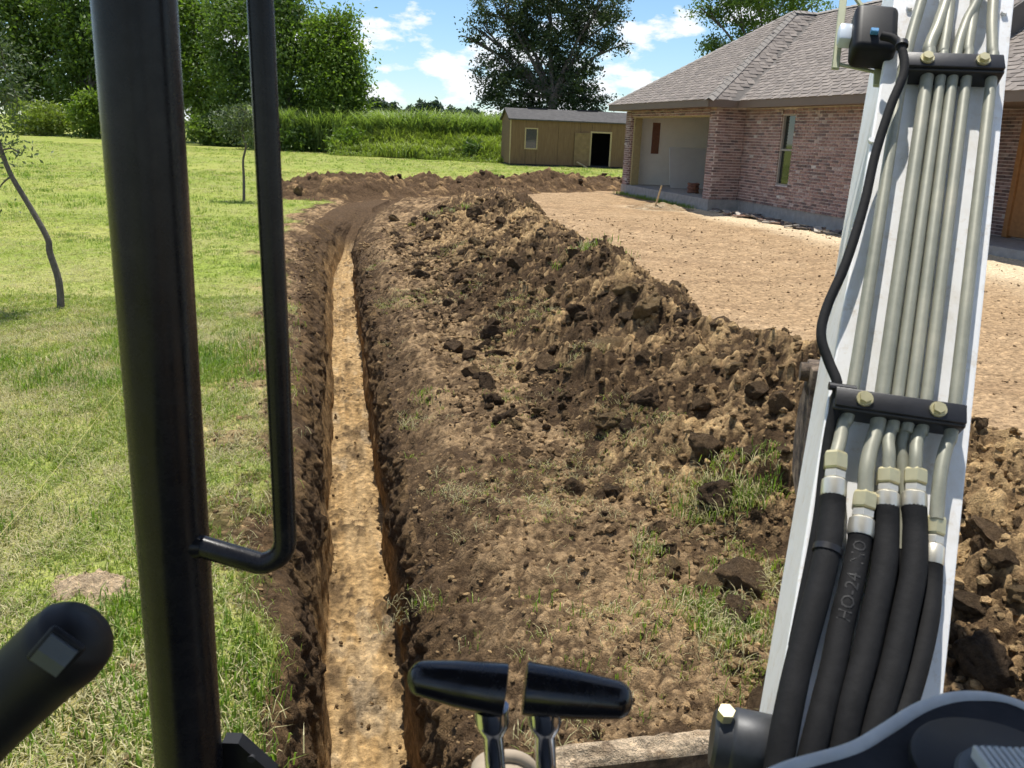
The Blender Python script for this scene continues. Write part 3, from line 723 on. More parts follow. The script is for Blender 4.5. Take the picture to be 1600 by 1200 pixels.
# ================================================================== HOUSE
def hp(d, b, z=0.0): return HA0 + HD * d + HB * b + np.array([0, 0, z])
def on_d(u, v, d):                                  # photograph ray meets the cross plane at d
    r = ray(u, v); t = (d - (CC - HA0) @ HD) / (r @ HD); q = CC + r * t - HA0
    return float(q @ HB), float(q[2])
def on_b(u, v, b):
    r = ray(u, v); t = (b - (CC - HA0) @ HB) / (r @ HB); q = CC + r * t - HA0
    return float(q @ HD), float(q[2])
HAX = [HD, HB, np.array([0, 0, 1.0])]
def hbox(mb, d0, d1, b0, b1, z0, z1):
    return mb.box(hp((d0 + d1) / 2, (b0 + b1) / 2, (z0 + z1) / 2), ((d1 - d0) / 2, (b1 - b0) / 2, (z1 - z0) / 2), HAX)
house = empty('brick_house', hp(0, 0, 0), 'single storey brick house under construction with grey shingle roof and open garage', 'house')
SLAB, SOF = 0.30, 2.60
WD0, WD1, WZ0, WZ1 = -2.40, -1.80, 0.80, 2.43      # window opening
m = MB(); hbox(m, -6.0, 0.0, 0.83, 1.06, SLAB, WZ0); hbox(m, -6.0, 0.0, 0.83, 1.06, WZ1, SOF + .2)
hbox(m, -6.0, WD0, 0.83, 1.06, WZ0, WZ1); hbox(m, WD1, 0.0, 0.83, 1.06, WZ0, WZ1)
hbox(m, 0.03, 0.40, 0.03, 1.06, SLAB, SOF + .2)                   # pier at the garage corner
hbox(m, 6.10, 6.50, 0.03, 0.36, SLAB, SOF + .2)                   # far pier
hbox(m, 0.40, 6.10, 0.03, 0.30, 2.40, SOF + .2)                   # lintel over the garage opening
hbox(m, -6.0, -5.75, 1.06, 3.2, SLAB, SOF + .2); hbox(m, -13.5, -6.0, 3.2, 3.4, 0.1, SOF + .2)
wallo = m.build('wall', 'mortar', house)
m = MB(); hbox(m, -6.02, 0.40, 0.84, 6.2, -0.15, SLAB - 0.003); hbox(m, 0.0, 6.52, -0.0, 6.2, -0.15, SLAB - 0.003 - 0.001)
hbox(m, -13.5, -6.03, 1.6, 3.3, -0.1, 0.16)
m.build('foundation', 'concrete', house)
# bricks: running bond, each one proud of its joint
BP = [(0.285, 0.188, 0.164), (0.225, 0.148, 0.131), (0.33, 0.232, 0.205), (0.175, 0.125, 0.116), (0.30, 0.198, 0.170), (0.38, 0.305, 0.275), (0.15, 0.110, 0.103)]
BL, BH, JT = 0.190, 0.052, 0.0165
full, part_b = [], []
def lay(org, ud, nd, L, z0, z1, skip=None, off=0.0):
    k = 0; z = z0
    while z + BH <= z1 + 0.02:
        u = -((k % 2) * 0.5 + off) * (BL + JT)
        while u < L:
            a, b = max(u, 0.0), min(u + BL, L)
            segs = [(a, b)]
            if skip and z + BH > skip[2] and z < skip[3]:
                segs = [(max(a, p), min(b, q)) for p, q in ((0, skip[0]), (skip[1], L))]
            for a2, b2 in segs:
                if b2 - a2 > 0.03:
                    c = org + ud * ((a2 + b2) / 2) + np.array([0, 0, z + BH / 2])
                    (full if abs((b2 - a2) - BL) < 1e-6 else part_b).append((c, ud, nd, (b2 - a2) / 2))
            u += BL + JT
        z += BH + JT; k += 1
lay(hp(0, 0.83), -HD, -HB, 6.0, SLAB + .005, SOF - .02, (-WD1, -WD0, WZ0 - 0.02, WZ1 + 0.10))
lay(hp(0.03, 0.03), HB, -HD, 0.80, SLAB + .005, SOF - .02, off=0.3)
lay(hp(0.40, 0.03), -HD, -HB, 0.37, SLAB + .005, SOF - .02)
lay(hp(0.40, 0.03), HB, HD, 0.9, SLAB + .005, SOF - .02)
lay(hp(6.50, 0.03), -HD, -HB, 0.40, SLAB + .005, SOF - .02)
lay(hp(6.10, 0.03), HB, -HD, 0.33, SLAB + .005, SOF - .02, off=0.3)
lay(hp(6.10, 0.03), -HD, -HB, 5.7, 2.405, SOF - .02)
lay(hp(-6.0, 1.0), HB, -HD, 2.2, SLAB + .005, SOF - .02)
lay(hp(-6.0, 3.2), -HD, -HB, 7.5, 0.18, SOF - .02)
# soldier courses over and under the window
for i in range(8):
    dd = WD1 - 0.045 - i * 0.0745
    part_b.append((hp(dd, 0.83, WZ1 + 0.05), HD, -HB, None)); part_b.append((hp(dd, 0.83, WZ0 - 0.055), HD, -HB, -1))
def brick_v(hu, hz, th=0.020): return np.array([[x, y, z] for x in (-hu, hu) for y in (-0.02, th) for z in (-hz, hz)])
BF = np.array([(0, 1, 3, 2), (4, 6, 7, 5), (0, 4, 5, 1), (2, 3, 7, 6), (0, 2, 6, 4), (1, 5, 7, 3)])
bmeshes = []
for c in BP:
    me = bpy.data.meshes.new('brick'); me.from_pydata(brick_v(BL / 2, BH / 2).tolist(), [], BF.tolist())
    a = me.color_attributes.new('col', 'FLOAT_COLOR', 'POINT'); a.data.foreach_set('color', [v for _ in range(8) for v in (*c, 1)])
    me.materials.append(MATS['brick']); bmeshes.append(me)
full.sort(key=lambda q: np.linalg.norm(q[0] - CC) + (100 if ((q[0] - HA0) @ HD < -5.3 or abs(q[2] @ HD) > .9 and (q[0] - HA0) @ HD < -1) else 0))
def bw(): return random.choices(range(7), (5, 4, 4, 2.5, 4, 1.2, 1.5))[0]
for c, ud, nd, hu in full[:300]:
    o = link('brick', bmeshes[bw()], wallo)
    R = Matrix((ud.tolist(), nd.tolist(), (0, 0, 1))).transposed()
    o.matrix_local = Matrix.Translation(Vector(c + nd * random.uniform(-.002, .003)) - ORG[house.name]) @ R.to_4x4()
VV, FF, CCc = [], [], []
for i, (c, ud, nd, hu) in enumerate(full[300:] + part_b):
    hz = BH / 2
    if hu is None: hu, hz = 0.031, 0.045
    elif hu == -1: hu, hz = 0.031, 0.035
    v = brick_v(hu, hz); VV.append(c + v[:, :1] * ud + v[:, 1:2] * (nd + 0) + v[:, 2:] * np.array([0, 0, 1.0])); FF.append(BF + 8 * i)
    col = np.array(BP[bw()]) * random.uniform(0.85, 1.15)
    if random.random() < 0.012: col = np.array((0.5, 0.46, 0.42))
    CCc.append(np.repeat(col[None], 8, 0))
o = np_mesh('brickwork', np.concatenate(VV) - np.array(ORG[house.name]), np.concatenate(FF), 'brick', wallo, col=np.concatenate(CCc), smooth=False); o['kind'] = 'stuff'
# window
m = MB(); fb0, fb1 = 0.86, 0.95
for (d0, d1, z0, z1) in ((WD0, WD0 + .035, WZ0, WZ1), (WD1 - .035, WD1, WZ0, WZ1), (WD0 + .035, WD1 - .035, WZ0, WZ0 + .04), (WD0 + .035, WD1 - .035, WZ1 - .035, WZ1), (WD0 + .035, WD1 - .035, 1.60, 1.645)):
    hbox(m, d0, d1, fb0, fb1, z0, z1)
win = m.build('window', 'window_frame', house)
for z0, z1, b in ((WZ0 + .04, 1.60, .90), (1.645, WZ1 - .035, .915)):
    m = MB(); hbox(m, WD0 + .036, WD1 - .036, b, b + .008, z0 + .001, z1 - .001); m.build('pane', 'glass', win)
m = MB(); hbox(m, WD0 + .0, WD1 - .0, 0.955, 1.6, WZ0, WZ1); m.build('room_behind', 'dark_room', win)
# garage interior
m = MB(); hbox(m, 6.42, 6.49, 0.40, 6.1, SLAB, SOF); hbox(m, 0.0, 6.49, 6.1, 6.2, SLAB, SOF); hbox(m, 0.05, 6.49, 0.31, 6.1, SOF + .02, SOF + .06); hbox(m, 0.3, 0.40, 1.1, 6.1, SLAB, SOF)
m.build('inner_wall', 'plaster', house)
b0, z0 = on_d(1017, 240, 6.40); b1, z1 = on_d(1030, 192, 6.40)
m = MB(); hbox(m, 6.39, 6.418, b0, b1 + .05, z0, z1); m.build('wall_board', 'osb', house)
m = MB(); hbox(m, 5.95, 6.08, 0.12, 0.36, SLAB, 2.40); hbox(m, 0.42, 6.08, 0.08, 0.29, 2.36, 2.398); m.build('timber_post', 'lumber_yellow', house)
# fascia and soffit
ZF = 2.74
m = MB(); hbox(m, -0.45, 6.9, -0.47, -0.44, 2.57, ZF); hbox(m, -0.47, -0.44, -0.44, 0.33, 2.57, ZF); hbox(m, -6.35, -0.44, 0.33, 0.36, 2.57, ZF)
hbox(m, 6.87, 6.9, -0.44, 8.0, 2.57, ZF); hbox(m, -13.8, -6.35, 1.12, 1.15, 2.57, ZF); hbox(m, -6.38, -6.35, 0.33, 1.12, 2.57, ZF)
m.build('fascia', 'fascia', house)
m = MB(); hbox(m, -0.44, 6.87, -0.44, 0.02, 2.58, 2.60); hbox(m, -6.35, -0.44, 0.36, 0.82, 2.58, 2.60); hbox(m, -13.8, -6.35, 1.15, 3.2, 2.58, 2.60); hbox(m, -.44, 0.02, 0.02, .36, 2.58, 2.60); hbox(m, 6.5, 6.87, .02, 8.0, 2.58, 2.60)
m.build('soffit', 'fascia', house)
# roof
APX, VT, RZ = (2.84, 3.42), (2.84, 4.20), 5.36
def hz(d, b, z): return hp(d, b, z)
m = MB()
e1, e2, e3 = hz(6.92, -.48, ZF), hz(-.47, -.48, ZF), hz(-.47, .32, ZF); ap, vt = hz(*APX, RZ), hz(*VT, RZ)
m.quad(e1, e2, ap); m.quad(e2, e3, vt, ap); m.quad(e3, hz(-6.37, .32, ZF), hz(-6.37, 4.2, RZ), vt)
m.quad(hz(-6.37, 1.11, ZF), hz(-13.8, 1.11, ZF), hz(-13.8, 5.0, RZ + .02), hz(-6.37, 5.0, RZ + .02))
m.quad(hz(-6.37, .32, ZF), hz(-6.37, 1.11, ZF), hz(-6.37, 5.0, RZ + .02), hz(-6.37, 4.2, RZ))
m.quad(e1, ap, vt, hz(6.92, 9.5, ZF)); m.quad(vt, hz(-6.37, 4.2, RZ), hz(-6.37, 9.5, ZF), hz(6.92, 9.5, ZF)); m.quad(hz(-6.37, 5.0, RZ + .02), hz(-13.8, 5.0, RZ + .02), hz(-13.8, 9.5, ZF), hz(-6.37, 9.5, ZF))
roof = m.build('roof', 'roof_deck', house, recalc=False)
tabs = []
def shingles(o, ud, up, poly, L, H):
    """o = eave origin, ud along eave, up up-slope; poly in (u,w)"""
    n = np.cross(ud, up); n = n if n[2] > 0 else -n
    def inside(u, w):
        c = False; j = len(poly) - 1
        for i in range(len(poly)):
            (x1, y1), (x2, y2) = poly[i], poly[j]
            if (y1 > w) != (y2 > w) and u < (x2 - x1) * (w - y1) / (y2 - y1) + x1: c = not c
            j = i
        return c
    w = 0.0; k = 0; R = random.Random(5)
    while w < H:
        u = -R.uniform(0, .3) - (0.17 if k % 2 else 0)
        raised = True
        while u < L:
            wd = R.uniform(0.17, 0.30) if raised else R.uniform(0.10, 0.20)
            if inside(u + .02, w + .07) and inside(u + wd - .02, w + .07):
                tabs.append((o + ud * (u + wd / 2) + up * w, ud, up, n, wd / 2, 0.019 if raised else 0.009, R.random()))
            u += wd + 0.006; raised = not raised
        w += 0.142; k += 1
sl = math.hypot(1, 0.68)
up1 = (HB + np.array([0, 0, 0.677])); up1 /= np.linalg.norm(up1); S1 = math.hypot(3.90, RZ - ZF)
shingles(e1, -HD, up1, [(0, 0), (7.39, 0), (6.92 - 2.84, S1)], 7.4, S1)
up2 = (HB + np.array([0, 0, (RZ - ZF) / 3.88])); up2 /= np.linalg.norm(up2); S2 = math.hypot(3.88, RZ - ZF)
o2 = hz(2.84, .32, ZF)
shingles(o2, -HD, up2, [(3.31 + .05, 0), (9.2, 0), (9.2, S2), (0.05, S2)], 9.2, S2)
up3 = (HD * 3.31 + np.array([0, 0, RZ - ZF])); S3 = np.linalg.norm(up3); up3 /= S3
shingles(e2, HB, up3, [(0.0, 0), (.80, 0), (4.68, S3), (3.90, S3)], 4.8, S3)
up4 = (HB + np.array([0, 0, .68])); up4 /= np.linalg.norm(up4); shingles(hz(-6.37, 1.11, ZF), -HD, up4, [(0, 0), (7.4, 0), (7.4, 4.6), (0, 4.6)], 7.4, 4.6)
SP = [(0.245, 0.212, 0.184), (0.222, 0.192, 0.168), (0.268, 0.232, 0.202), (0.205, 0.178, 0.157)]
def tab_v(hu, th): return np.array([[-hu, 0, 0.004], [hu, 0, 0.004], [-hu, 0, th], [hu, 0, th], [-hu, 0.185, 0.004], [hu, 0.185, 0.004]])
TF_ = [(0, 1, 3, 2), (2, 3, 5, 4)]
tmesh = {}
for q in range(3):
    for rz_ in (0, 1):
        for ci, c in enumerate(SP):
            me = bpy.data.meshes.new('shingle'); hu = (0.10, 0.12, 0.14)[q] if rz_ else (0.06, 0.08, 0.095)[q]
            v = tab_v(hu, 0.019 if rz_ else 0.009); me.from_pydata(v.tolist(), [], TF_ + [(0, 2, 4), (1, 5, 3)])
            a = me.color_attributes.new('col', 'FLOAT_COLOR', 'POINT'); a.data.foreach_set('color', [x for _ in range(6) for x in (*c, 1)]); me.materials.append(MATS['shingle']); tmesh[q, rz_, ci] = me
tabs.sort(key=lambda q: np.linalg.norm(q[0] - CC) + (60 if (q[0] - HA0) @ HD < -5.0 else 0))
for (c, ud, up, n, hu, th, r) in tabs[:300]:
    rz_ = 1 if th > .015 else 0; q = int(np.clip((hu * 2 - (.17 if rz_ else .10)) / (.13 if rz_ else .10) * 3, 0, 2.9))
    o = link('shingle', tmesh[q, rz_, int(r * 3.99)], roof)
    o.matrix_local = Matrix.Translation(Vector(c) - ORG[house.name]) @ Matrix((ud.tolist(), up.tolist(), n.tolist())).transposed().to_4x4()
VV, FF, CCc = [], [], []
for i, (c, ud, up, n, hu, th, r) in enumerate(tabs[300:]):
    v = tab_v(hu, th); VV.append(c + v[:, :1] * ud + v[:, 1:2] * up + v[:, 2:] * n); FF.append(np.array(TF_) + 6 * i)
    CCc.append(np.repeat((np.array(SP[int(r * 3.99)]) * random.uniform(.9, 1.1))[None], 6, 0))
o = np_mesh('shingle_courses', np.concatenate(VV) - np.array(ORG[house.name]), np.concatenate(FF), 'shingle', roof, col=np.concatenate(CCc), smooth=False); o['kind'] = 'stuff'
m = MB()
def cap_run(p, q, n=26):
    p, q = np.array(p), np.array(q)
    for i in range(n):
        a, b = p + (q - p) * i / n, p + (q - p) * (i + 1.15) / n
        sd = np.cross(b - a, [0, 0, 1]); sd /= np.linalg.norm(sd)
        m.add([a - sd * .13 - [0, 0, .035], a + [0, 0, .04], a + sd * .13 - [0, 0, .035], b - sd * .13 - [0, 0, .05], b + [0, 0, .02], b + sd * .13 - [0, 0, .05]], [(0, 1, 4, 3), (1, 2, 5, 4)])
cap_run(e1, ap); cap_run(e2, ap); cap_run(vt, hz(-6.37, 4.2, RZ), 40); cap_run(ap, vt, 4)
m.build('ridge_cap', 'valley_metal', roof, recalc=False)
# front door in the recess on the right
d0, z0 = on_b(1584, 350, 3.18); d1 = d0 - 1.1
m = MB(); hbox(m, d1, d0, 3.10, 3.17, 0.2, 2.35); door = m.build('door', 'door_wood', house)
m = MB()
for a, b in ((d0, d0 + .12), (d1 - .12, d1)): hbox(m, a, b, 3.05, 3.17, 0.17, 2.47)
hbox(m, d1, d0, 3.05, 3.17, 2.351, 2.47); m.build('door_frame', 'door_wood', door)
# things in and by the garage
b0, z0 = on_d(1047, 296, 4.6); b1, z1 = on_d(1091, 230, 5.2)
sheet = MB(); A_, B_ = hp(4.6, b0, SLAB + .01), hp(4.6, b0 + 1.55, SLAB + .01)
lean = HD * 0.32 + np.array([0, 0, 1.22]); sheet.prism([A_, B_, B_ + lean, A_ + lean], HD * 0.02)
tag(sheet.build('drywall_sheet', 'drywall'), 'pale grey drywall sheet leaning inside the open garage', 'drywall sheet')
p = hp(2.6, 0.75, SLAB); coil = MB()
for i in range(5):
    r = 0.15 - 0.02 * (i % 2); coil.tube([p + np.array([r * math.cos(a), r * math.sin(a), 0.03 + 0.055 * i + .01 * math.sin(3 * a)]) for a in np.linspace(0, 6.28, 18)], 0.028, 8, False)
tag(coil.build('hose_coil', 'osb'), 'rust brown coil on the slab beside the garage brick pier', 'coil')
def stake(u, v, h, lean, mat, lab, tip=None):
    p = G(u, v, 0.0); m = MB(); q = p + np.array([lean, 0.05, h])
    e = empty('survey_stake', p, lab, 'stake')
    mm = MB(); mm.add([p + np.array([a, b, -.05]) for a, b in ((-.02, -.02), (.02, -.02), (.02, .02), (-.02, .02))] + [q + np.array([a, b, 0]) for a, b in ((-.02, -.02), (.02, -.02), (.02, .02), (-.02, .02))] , [(0, 1, 5, 4), (1, 2, 6, 5), (2, 3, 7, 6), (3, 0, 4, 7), (4, 5, 6, 7)])
    mm.build('stake', mat, e)
    if tip:
        m2 = MB(); c = q - np.array([0, 0, .05]); m2.box(c, (.024, .024, .06)); m2.build('painted_tip', tip, e)
stake(1022, 327, 0.60, 0.15, 'lumber', 'pale wooden stake leaning in the tan yard before the garage')
stake(983, 300, 0.36, 0.02, 'lumber', 'short stake with orange tip at the far garage pier', 'orange_paint')
# low pile of soil at the stake
p = G(1030, 326); gx, gy = np.meshgrid(np.linspace(-1.1, 1.1, 60), np.linspace(-.8, .8, 50), indexing='ij')
rr = np.clip(1 - np.hypot(gx / 1.0, gy / .65), 0, 1); l1, _ = lumps((gx + 3) * 7, (gy + 3) * 7, 401); pz = 0.16 * rr ** .8 + 0.07 * l1 * np.clip(rr * 3, 0, 1) - .02 - .04 * (rr <= 0)
pc = lerp3(np.broadcast_to(YARD * .9, gx.shape + (3,)), SAND * .8, np.clip(.4 + fbm(gx * 4, gy * 4, 3, 402), 0, 1))
tag(np_mesh('soil_pile', np.stack([gx, gy, pz], -1).reshape(-1, 3), gridfaces(60, 50), 'soil', col=pc.reshape(-1, 3), loc=Vector((p[0], p[1], 0))), 'low sandy soil pile around the leaning wooden stake', 'soil pile')
# scraps along the wall foot
VV, FF, CCc = [], [], []
for i in range(70):
    dd = random.uniform(-5.4, -0.1); bb = 0.8 - random.uniform(.12, .75); c = hp(dd, bb, 0.03 + random.uniform(0, .03)); a = random.uniform(0, 3); L_ = random.uniform(.05, .22)
    v = np.array([[x * L_, y * L_ * .4, z * .012] for x in (-1, 1) for y in (-1, 1) for z in (-1, 1)]); ca, sa = math.cos(a), math.sin(a)
    v = np.stack([v[:, 0] * ca - v[:, 1] * sa, v[:, 0] * sa + v[:, 1] * ca, v[:, 2] + v[:, 0] * random.uniform(-.2, .2)], 1)
    VV.append(c + v); FF.append(np.array([(0, 1, 3, 2), (4, 6, 7, 5), (0, 4, 5, 1), (2, 3, 7, 6), (0, 2, 6, 4), (1, 5, 7, 3)]) + 8 * i); CCc.append(np.repeat(np.array(random.choice([(.2, .17, .15), (.4, .36, .3), (.1, .09, .08), (.3, .2, .15)]))[None], 8, 0))
tag(np_mesh('building_scraps', np.concatenate(VV), np.concatenate(FF), 'brick', col=np.concatenate(CCc), smooth=False), 'brick chips and scraps along the foot of the house wall', 'scraps', None, 'stuff')

# ================================================================== SHED
SF = np.array([0.988, 0.154, 0]); SB = np.array([-0.154, 0.988, 0]); S0 = np.array([-0.68, 52.0, 0.0]); SAX = [SF, SB, np.array([0, 0, 1.0])]
def sp(a, b, z): return S0 + SF * a + SB * b + np.array([0, 0, z])
def sbox(m, a0, a1, b0, b1, z0, z1): return m.box(sp((a0 + a1) / 2, (b0 + b1) / 2, (z0 + z1) / 2), ((a1 - a0) / 2, (b1 - b0) / 2, (z1 - z0) / 2), SAX)
def on_s(u, v):
    r = ray(u, v); t = ((S0 - CC) @ SB) / (r @ SB); q = CC + r * t - S0; return float(q @ SF), float(q[2])
SL, SDp, SH = 8.2, 3.6, 2.55
RDZ = 3.12
shed = empty('garden_shed', sp(0, 0, 0), 'brown wooden shed with dark shingle roof and open door behind the house', 'shed')
wa0, wz0 = on_s(821, 231); wa1, wz1 = on_s(839, 202); da0, dz0 = on_s(922, 259); da1, dz1 = on_s(954, 209)
dz0 = 0.12
m = MB(); seams = [0, wa0 - .08, wa0 - .06 + (wa1 - wa0) + .14]
def panel(a0, a1, z0, z1):
    mm = MB(); sbox(mm, a0 + .006, a1 - .006, 0.0, 0.05, z0, z1); return mm.build('panel', 'siding', shed)
for a0, a1 in ((0, wa0), (wa1, wa1 + 1.25), (wa1 + 1.25, wa1 + 2.5), (wa1 + 2.5, da0), (da1, da1 + 1.2), (da1 + 1.2, SL)): panel(a0, a1, 0.10, SH)
panel(wa0, wa1, 0.10, wz0); panel(wa0, wa1, wz1, SH); panel(da0, da1, dz1, SH)
m = MB()
m.prism([sp(0.055, .056, .10), sp(0.055, SDp, .10), sp(0.055, SDp, SH), sp(0.055, SDp / 2, RDZ), sp(0.055, .056, SH)], -SF * 0.05); m.build('gable_panel', 'siding', shed)
m = MB(); m.prism([sp(SL, 0, .10), sp(SL, SDp, .10), sp(SL, SDp, SH), sp(SL, SDp / 2, RDZ), sp(SL, 0, SH)], -SF * 0.05); sbox(m, .06, SL - .06, SDp - .05, SDp, .1, SH); sbox(m, .06, SL - .06, .06, SDp - .06, .06, .11)
m.build('back_walls', 'dark_room', shed)
m = MB(); sbox(m, 0, SL, 0.02, SDp, -.02, .06); m.build('skids', 'dark_room', shed)
m = MB()
for b0, b1, z0, z1 in ((-.14, SDp / 2, SH - .03, RDZ), (SDp + .14, SDp / 2, SH - .03, RDZ)):
    m.prism([sp(-.12, b0, z0 - .03), sp(-.12, b1, z1), sp(-.12, b1, z1 + .06), sp(-.12, b0, z0 + .04)], SF * (SL + .24))
sroof = m.build('roof', 'shed_roof', shed)
for u0, u1 in ((832, 864), (912, 945)):
    a0 = on_s(u0, 175)[0]; a1 = on_s(u1, 178)[0]; m = MB(); sbox(m, a0, a1, SDp / 2 - .12, SDp / 2 + .12, RDZ + .045, RDZ + .11); m.build('ridge_vent', 'dark_room', sroof)
m = MB(); sbox(m, wa0 - .07, wa0, -.025, .0, wz0 - .07, wz1 + .07); sbox(m, wa1, wa1 + .07, -.025, .0, wz0 - .07, wz1 + .07); sbox(m, wa0, wa1, -.025, .0, wz1, wz1 + .07); sbox(m, wa0, wa1, -.025, .0, wz0 - .07, wz0)
sw = m.build('window', 'trim_cream', shed); m = MB(); sbox(m, wa0, wa1, .02, .03, wz0, wz1); m.build('pane', 'glass', sw)
m = MB(); sbox(m, da0 - .09, da0, -.028, .0, dz0, dz1 + .09); sbox(m, da1, da1 + .09, -.028, 0, dz0, dz1 + .09); sbox(m, da0, da1, -.028, 0, dz1, dz1 + .09); m.build('door_frame', 'trim_cream', shed)
m = MB(); sbox(m, da0 - 1.0, da0 - .10, -.075, -.035, dz0, dz1 - .02); leaf = m.build('door', 'siding_door', shed)
m = MB()
for a0, a1, z0, z1 in ((da0 - 1.0, da0 - .90, dz0, dz1 - .02), (da0 - .2, da0 - .1, dz0, dz1 - .02), (da0 - .9, da0 - .2, dz0, dz0 + .1), (da0 - .9, da0 - .2, dz1 - .12, dz1 - .02), (da0 - .9, da0 - .2, 1.0, 1.1)): sbox(m, a0, a1, -.098, -.076, z0, z1)
m.build('door_batten', 'siding_door', leaf)
m = MB(); sbox(m, -.012, .06, -.012, .0, .1, SH); m.build('corner_board', 'trim_cream', shed)
q = sp(da0 - .35, -.65, 0.0); m = MB(); m.prism([q, q + SF * .08, q + SF * .08 + np.array([0, 0, .05]), q + np.array([0, 0, .05])], -SF * .5 + SB * .52 + np.array([0, 0, .28]))
tag(m.build('loose_plank', 'trim_cream'), 'short loose plank propped against the open shed door', 'plank')

# ================================================================== TREES
def cards(cen, size, up_bias=0.35, aspect=0.5, seed=0, spread=0.35):
    R = np.random.default_rng(seed); n = len(cen)
    nrm = R.normal(size=(n, 3)); nrm[:, 2] += up_bias * 2; nrm /= np.linalg.norm(nrm, axis=1)[:, None]
    a = R.normal(size=(n, 3)); a -= nrm * (a * nrm).sum(1)[:, None]; a /= np.linalg.norm(a, axis=1)[:, None] + 1e-9
    b = np.cross(nrm, a); sz = (size * R.uniform(1 - spread, 1 + spread, n))[:, None]
    v = np.stack([cen - a * sz, cen + b * sz * aspect + nrm * sz * .12, cen + a * sz, cen - b * sz * aspect + nrm * sz * .12], 1).reshape(-1, 3)
    f = np.arange(4 * n).reshape(-1, 4)
    tone = np.repeat(R.uniform(0.78, 1.22, n), 4)[:, None] * np.ones(3)
    return v, f, tone
def crown_points(lobes, n, seed, clump=0.9, per=26):
    """leaf clumps spread through ellipsoid lobes, thinner inside, ragged outside"""
    R = np.random.default_rng(seed); vol = np.array([l[3] * l[4] * l[5] for l in lobes]) ** 0.75; vol /= vol.sum()
    nc = max(8, n // per); pts = []
    li = R.choice(len(lobes), nc, p=vol)
    for i in li:
        x, y, z, rx, ry, rz = lobes[i]
        d = R.normal(size=3); d /= np.linalg.norm(d); q = R.uniform(0.35, 1.06) ** 0.6
        c = np.array([x, y, z]) + d * np.array([rx, ry, rz]) * q
        cr = clump * R.uniform(0.55, 1.3)
        g = R.normal(size=(per, 3)) * np.array([.5, .5, .32]) * cr; g[:, 2] -= 0.10 * (g[:, 0] ** 2 + g[:, 1] ** 2) / cr
        pts.append(c + g)
    return np.concatenate(pts)
def px_lobes(lst, depth):
    out = []
    for (u, v, ru, rv, *dz) in lst:
        dd = depth + (dz[0] if dz else 0); c = P(u, v, dd); out.append((*c, ru * dd / F_PX, max(ru, rv) * .9 * dd / F_PX, rv * dd / F_PX))
    return out
TSEED = [100]
def tree(base_px, depth, lobes_px, n, leaf, mat, label, trunk_r=0.22, clump=0.9, limbs=True, name='tree', group=None, lean=None, bark='bark', cat='tree'):
    TSEED[0] += 1; sd = TSEED[0]; R = random.Random(sd)
    b = P(base_px[0], base_px[1], depth); b[2] = 0.0
    lb = px_lobes(lobes_px, depth)
    e = empty(name, b, label, cat, group)
    cen = np.average(np.array([l[:3] for l in lb]), axis=0, weights=[l[3] * l[5] for l in lb])
    top = max(l[2] + l[5] * .5 for l in lb)
    m = MB(); fork = b + (cen - b) * 0.0; fork[2] = max(0.6, min(cen[2] * 0.55, top * .5)); fork[0] += (cen[0] - b[0]) * .4
    m.tube([b - [0, 0, .2], b + (fork - b) * .45 + [R.uniform(-.1, .1), 0, 0], fork], [trunk_r * 1.25, trunk_r, trunk_r * .85], 9, True, 3)
    if limbs:
        for l in lb:
            q = np.array(l[:3]); mid = fork + (q - fork) * .5 + np.array([R.uniform(-.3, .3), R.uniform(-.3, .3), R.uniform(0, .5)]) * min(1, trunk_r * 3)
            m.tube([fork - [0, 0, .1], mid, q + [0, 0, l[5] * .3]], [trunk_r * .5, trunk_r * .28, trunk_r * .06], 7, False, 4)
            for k in range(3):
                d = np.array([R.gauss(0, 1) * l[3], R.gauss(0, 1) * l[4], abs(R.gauss(.2, .6)) * l[5]]) * .5
                m.tube([mid + (q - mid) * .4, q + d * .5, q + d], [trunk_r * .22, trunk_r * .12, trunk_r * .03], 5, False, 2)
    m.build('trunk', bark, e)
    k_ = 1 if depth > 200 else 1.7
    pts = crown_points(lb, int(n * k_), sd, clump * .9, 34); v, f, tn = cards(pts, leaf / k_ ** .5 * .92, 0.35, 0.5, sd)
    np_mesh('crown', v - b, f, mat, e, smooth=False, tone=tn)
    return e
GW = 'trees along the left edge of the lawn'
tree((55, 214), 84, [(40, 40, 75, 55), (90, 90, 70, 55), (10, 110, 50, 50), (60, 150, 60, 30), (20, -20, 80, 50)], 15000, .30, 'leaf_dark', 'tall dark evergreen tree at the far left edge of the photograph', .4, 1.6, group=GW)
tree((150, 216), 80, [(140, 60, 50, 60), (130, 130, 45, 45), (190, 90, 60, 80), (120, 0, 60, 45)], 13000, .28, 'leaf_dark', 'dark tree just left of the black roll bar post, behind round bush', .35, 1.5, group=GW)
tree((235, 226), 74, [(235, 110, 60, 80), (250, 40, 60, 60), (220, 170, 45, 45)], 11000, .26, 'leaf_dark', 'dark tree mostly hidden behind the black roll bar post', .3, 1.4, group=GW)
tree((318, 228), 72, [(300, 50, 40, 55), (310, 120, 40, 55), (335, 175, 40, 45), (298, 0, 30, 35)], 10000, .22, 'leaf_mid', 'light green tree between the roll bar post and the grab handle', .25, 1.2, group=GW)
tree((372, 232), 68, [(370, 60, 45, 70), (380, 140, 45, 60), (400, 190, 50, 38), (360, 10, 35, 35)], 11000, .22, 'leaf_dark', 'dark leafy tree directly behind the slim grab handle', .28, 1.3, group=GW)
tree((455, 238), 64, [(450, 50, 42, 55), (455, 125, 50, 62), (470, 190, 50, 42), (438, 5, 32, 35)], 12000, .21, 'leaf_dark', 'tall dark tree just right of the grab handle', .28, 1.2, group=GW)
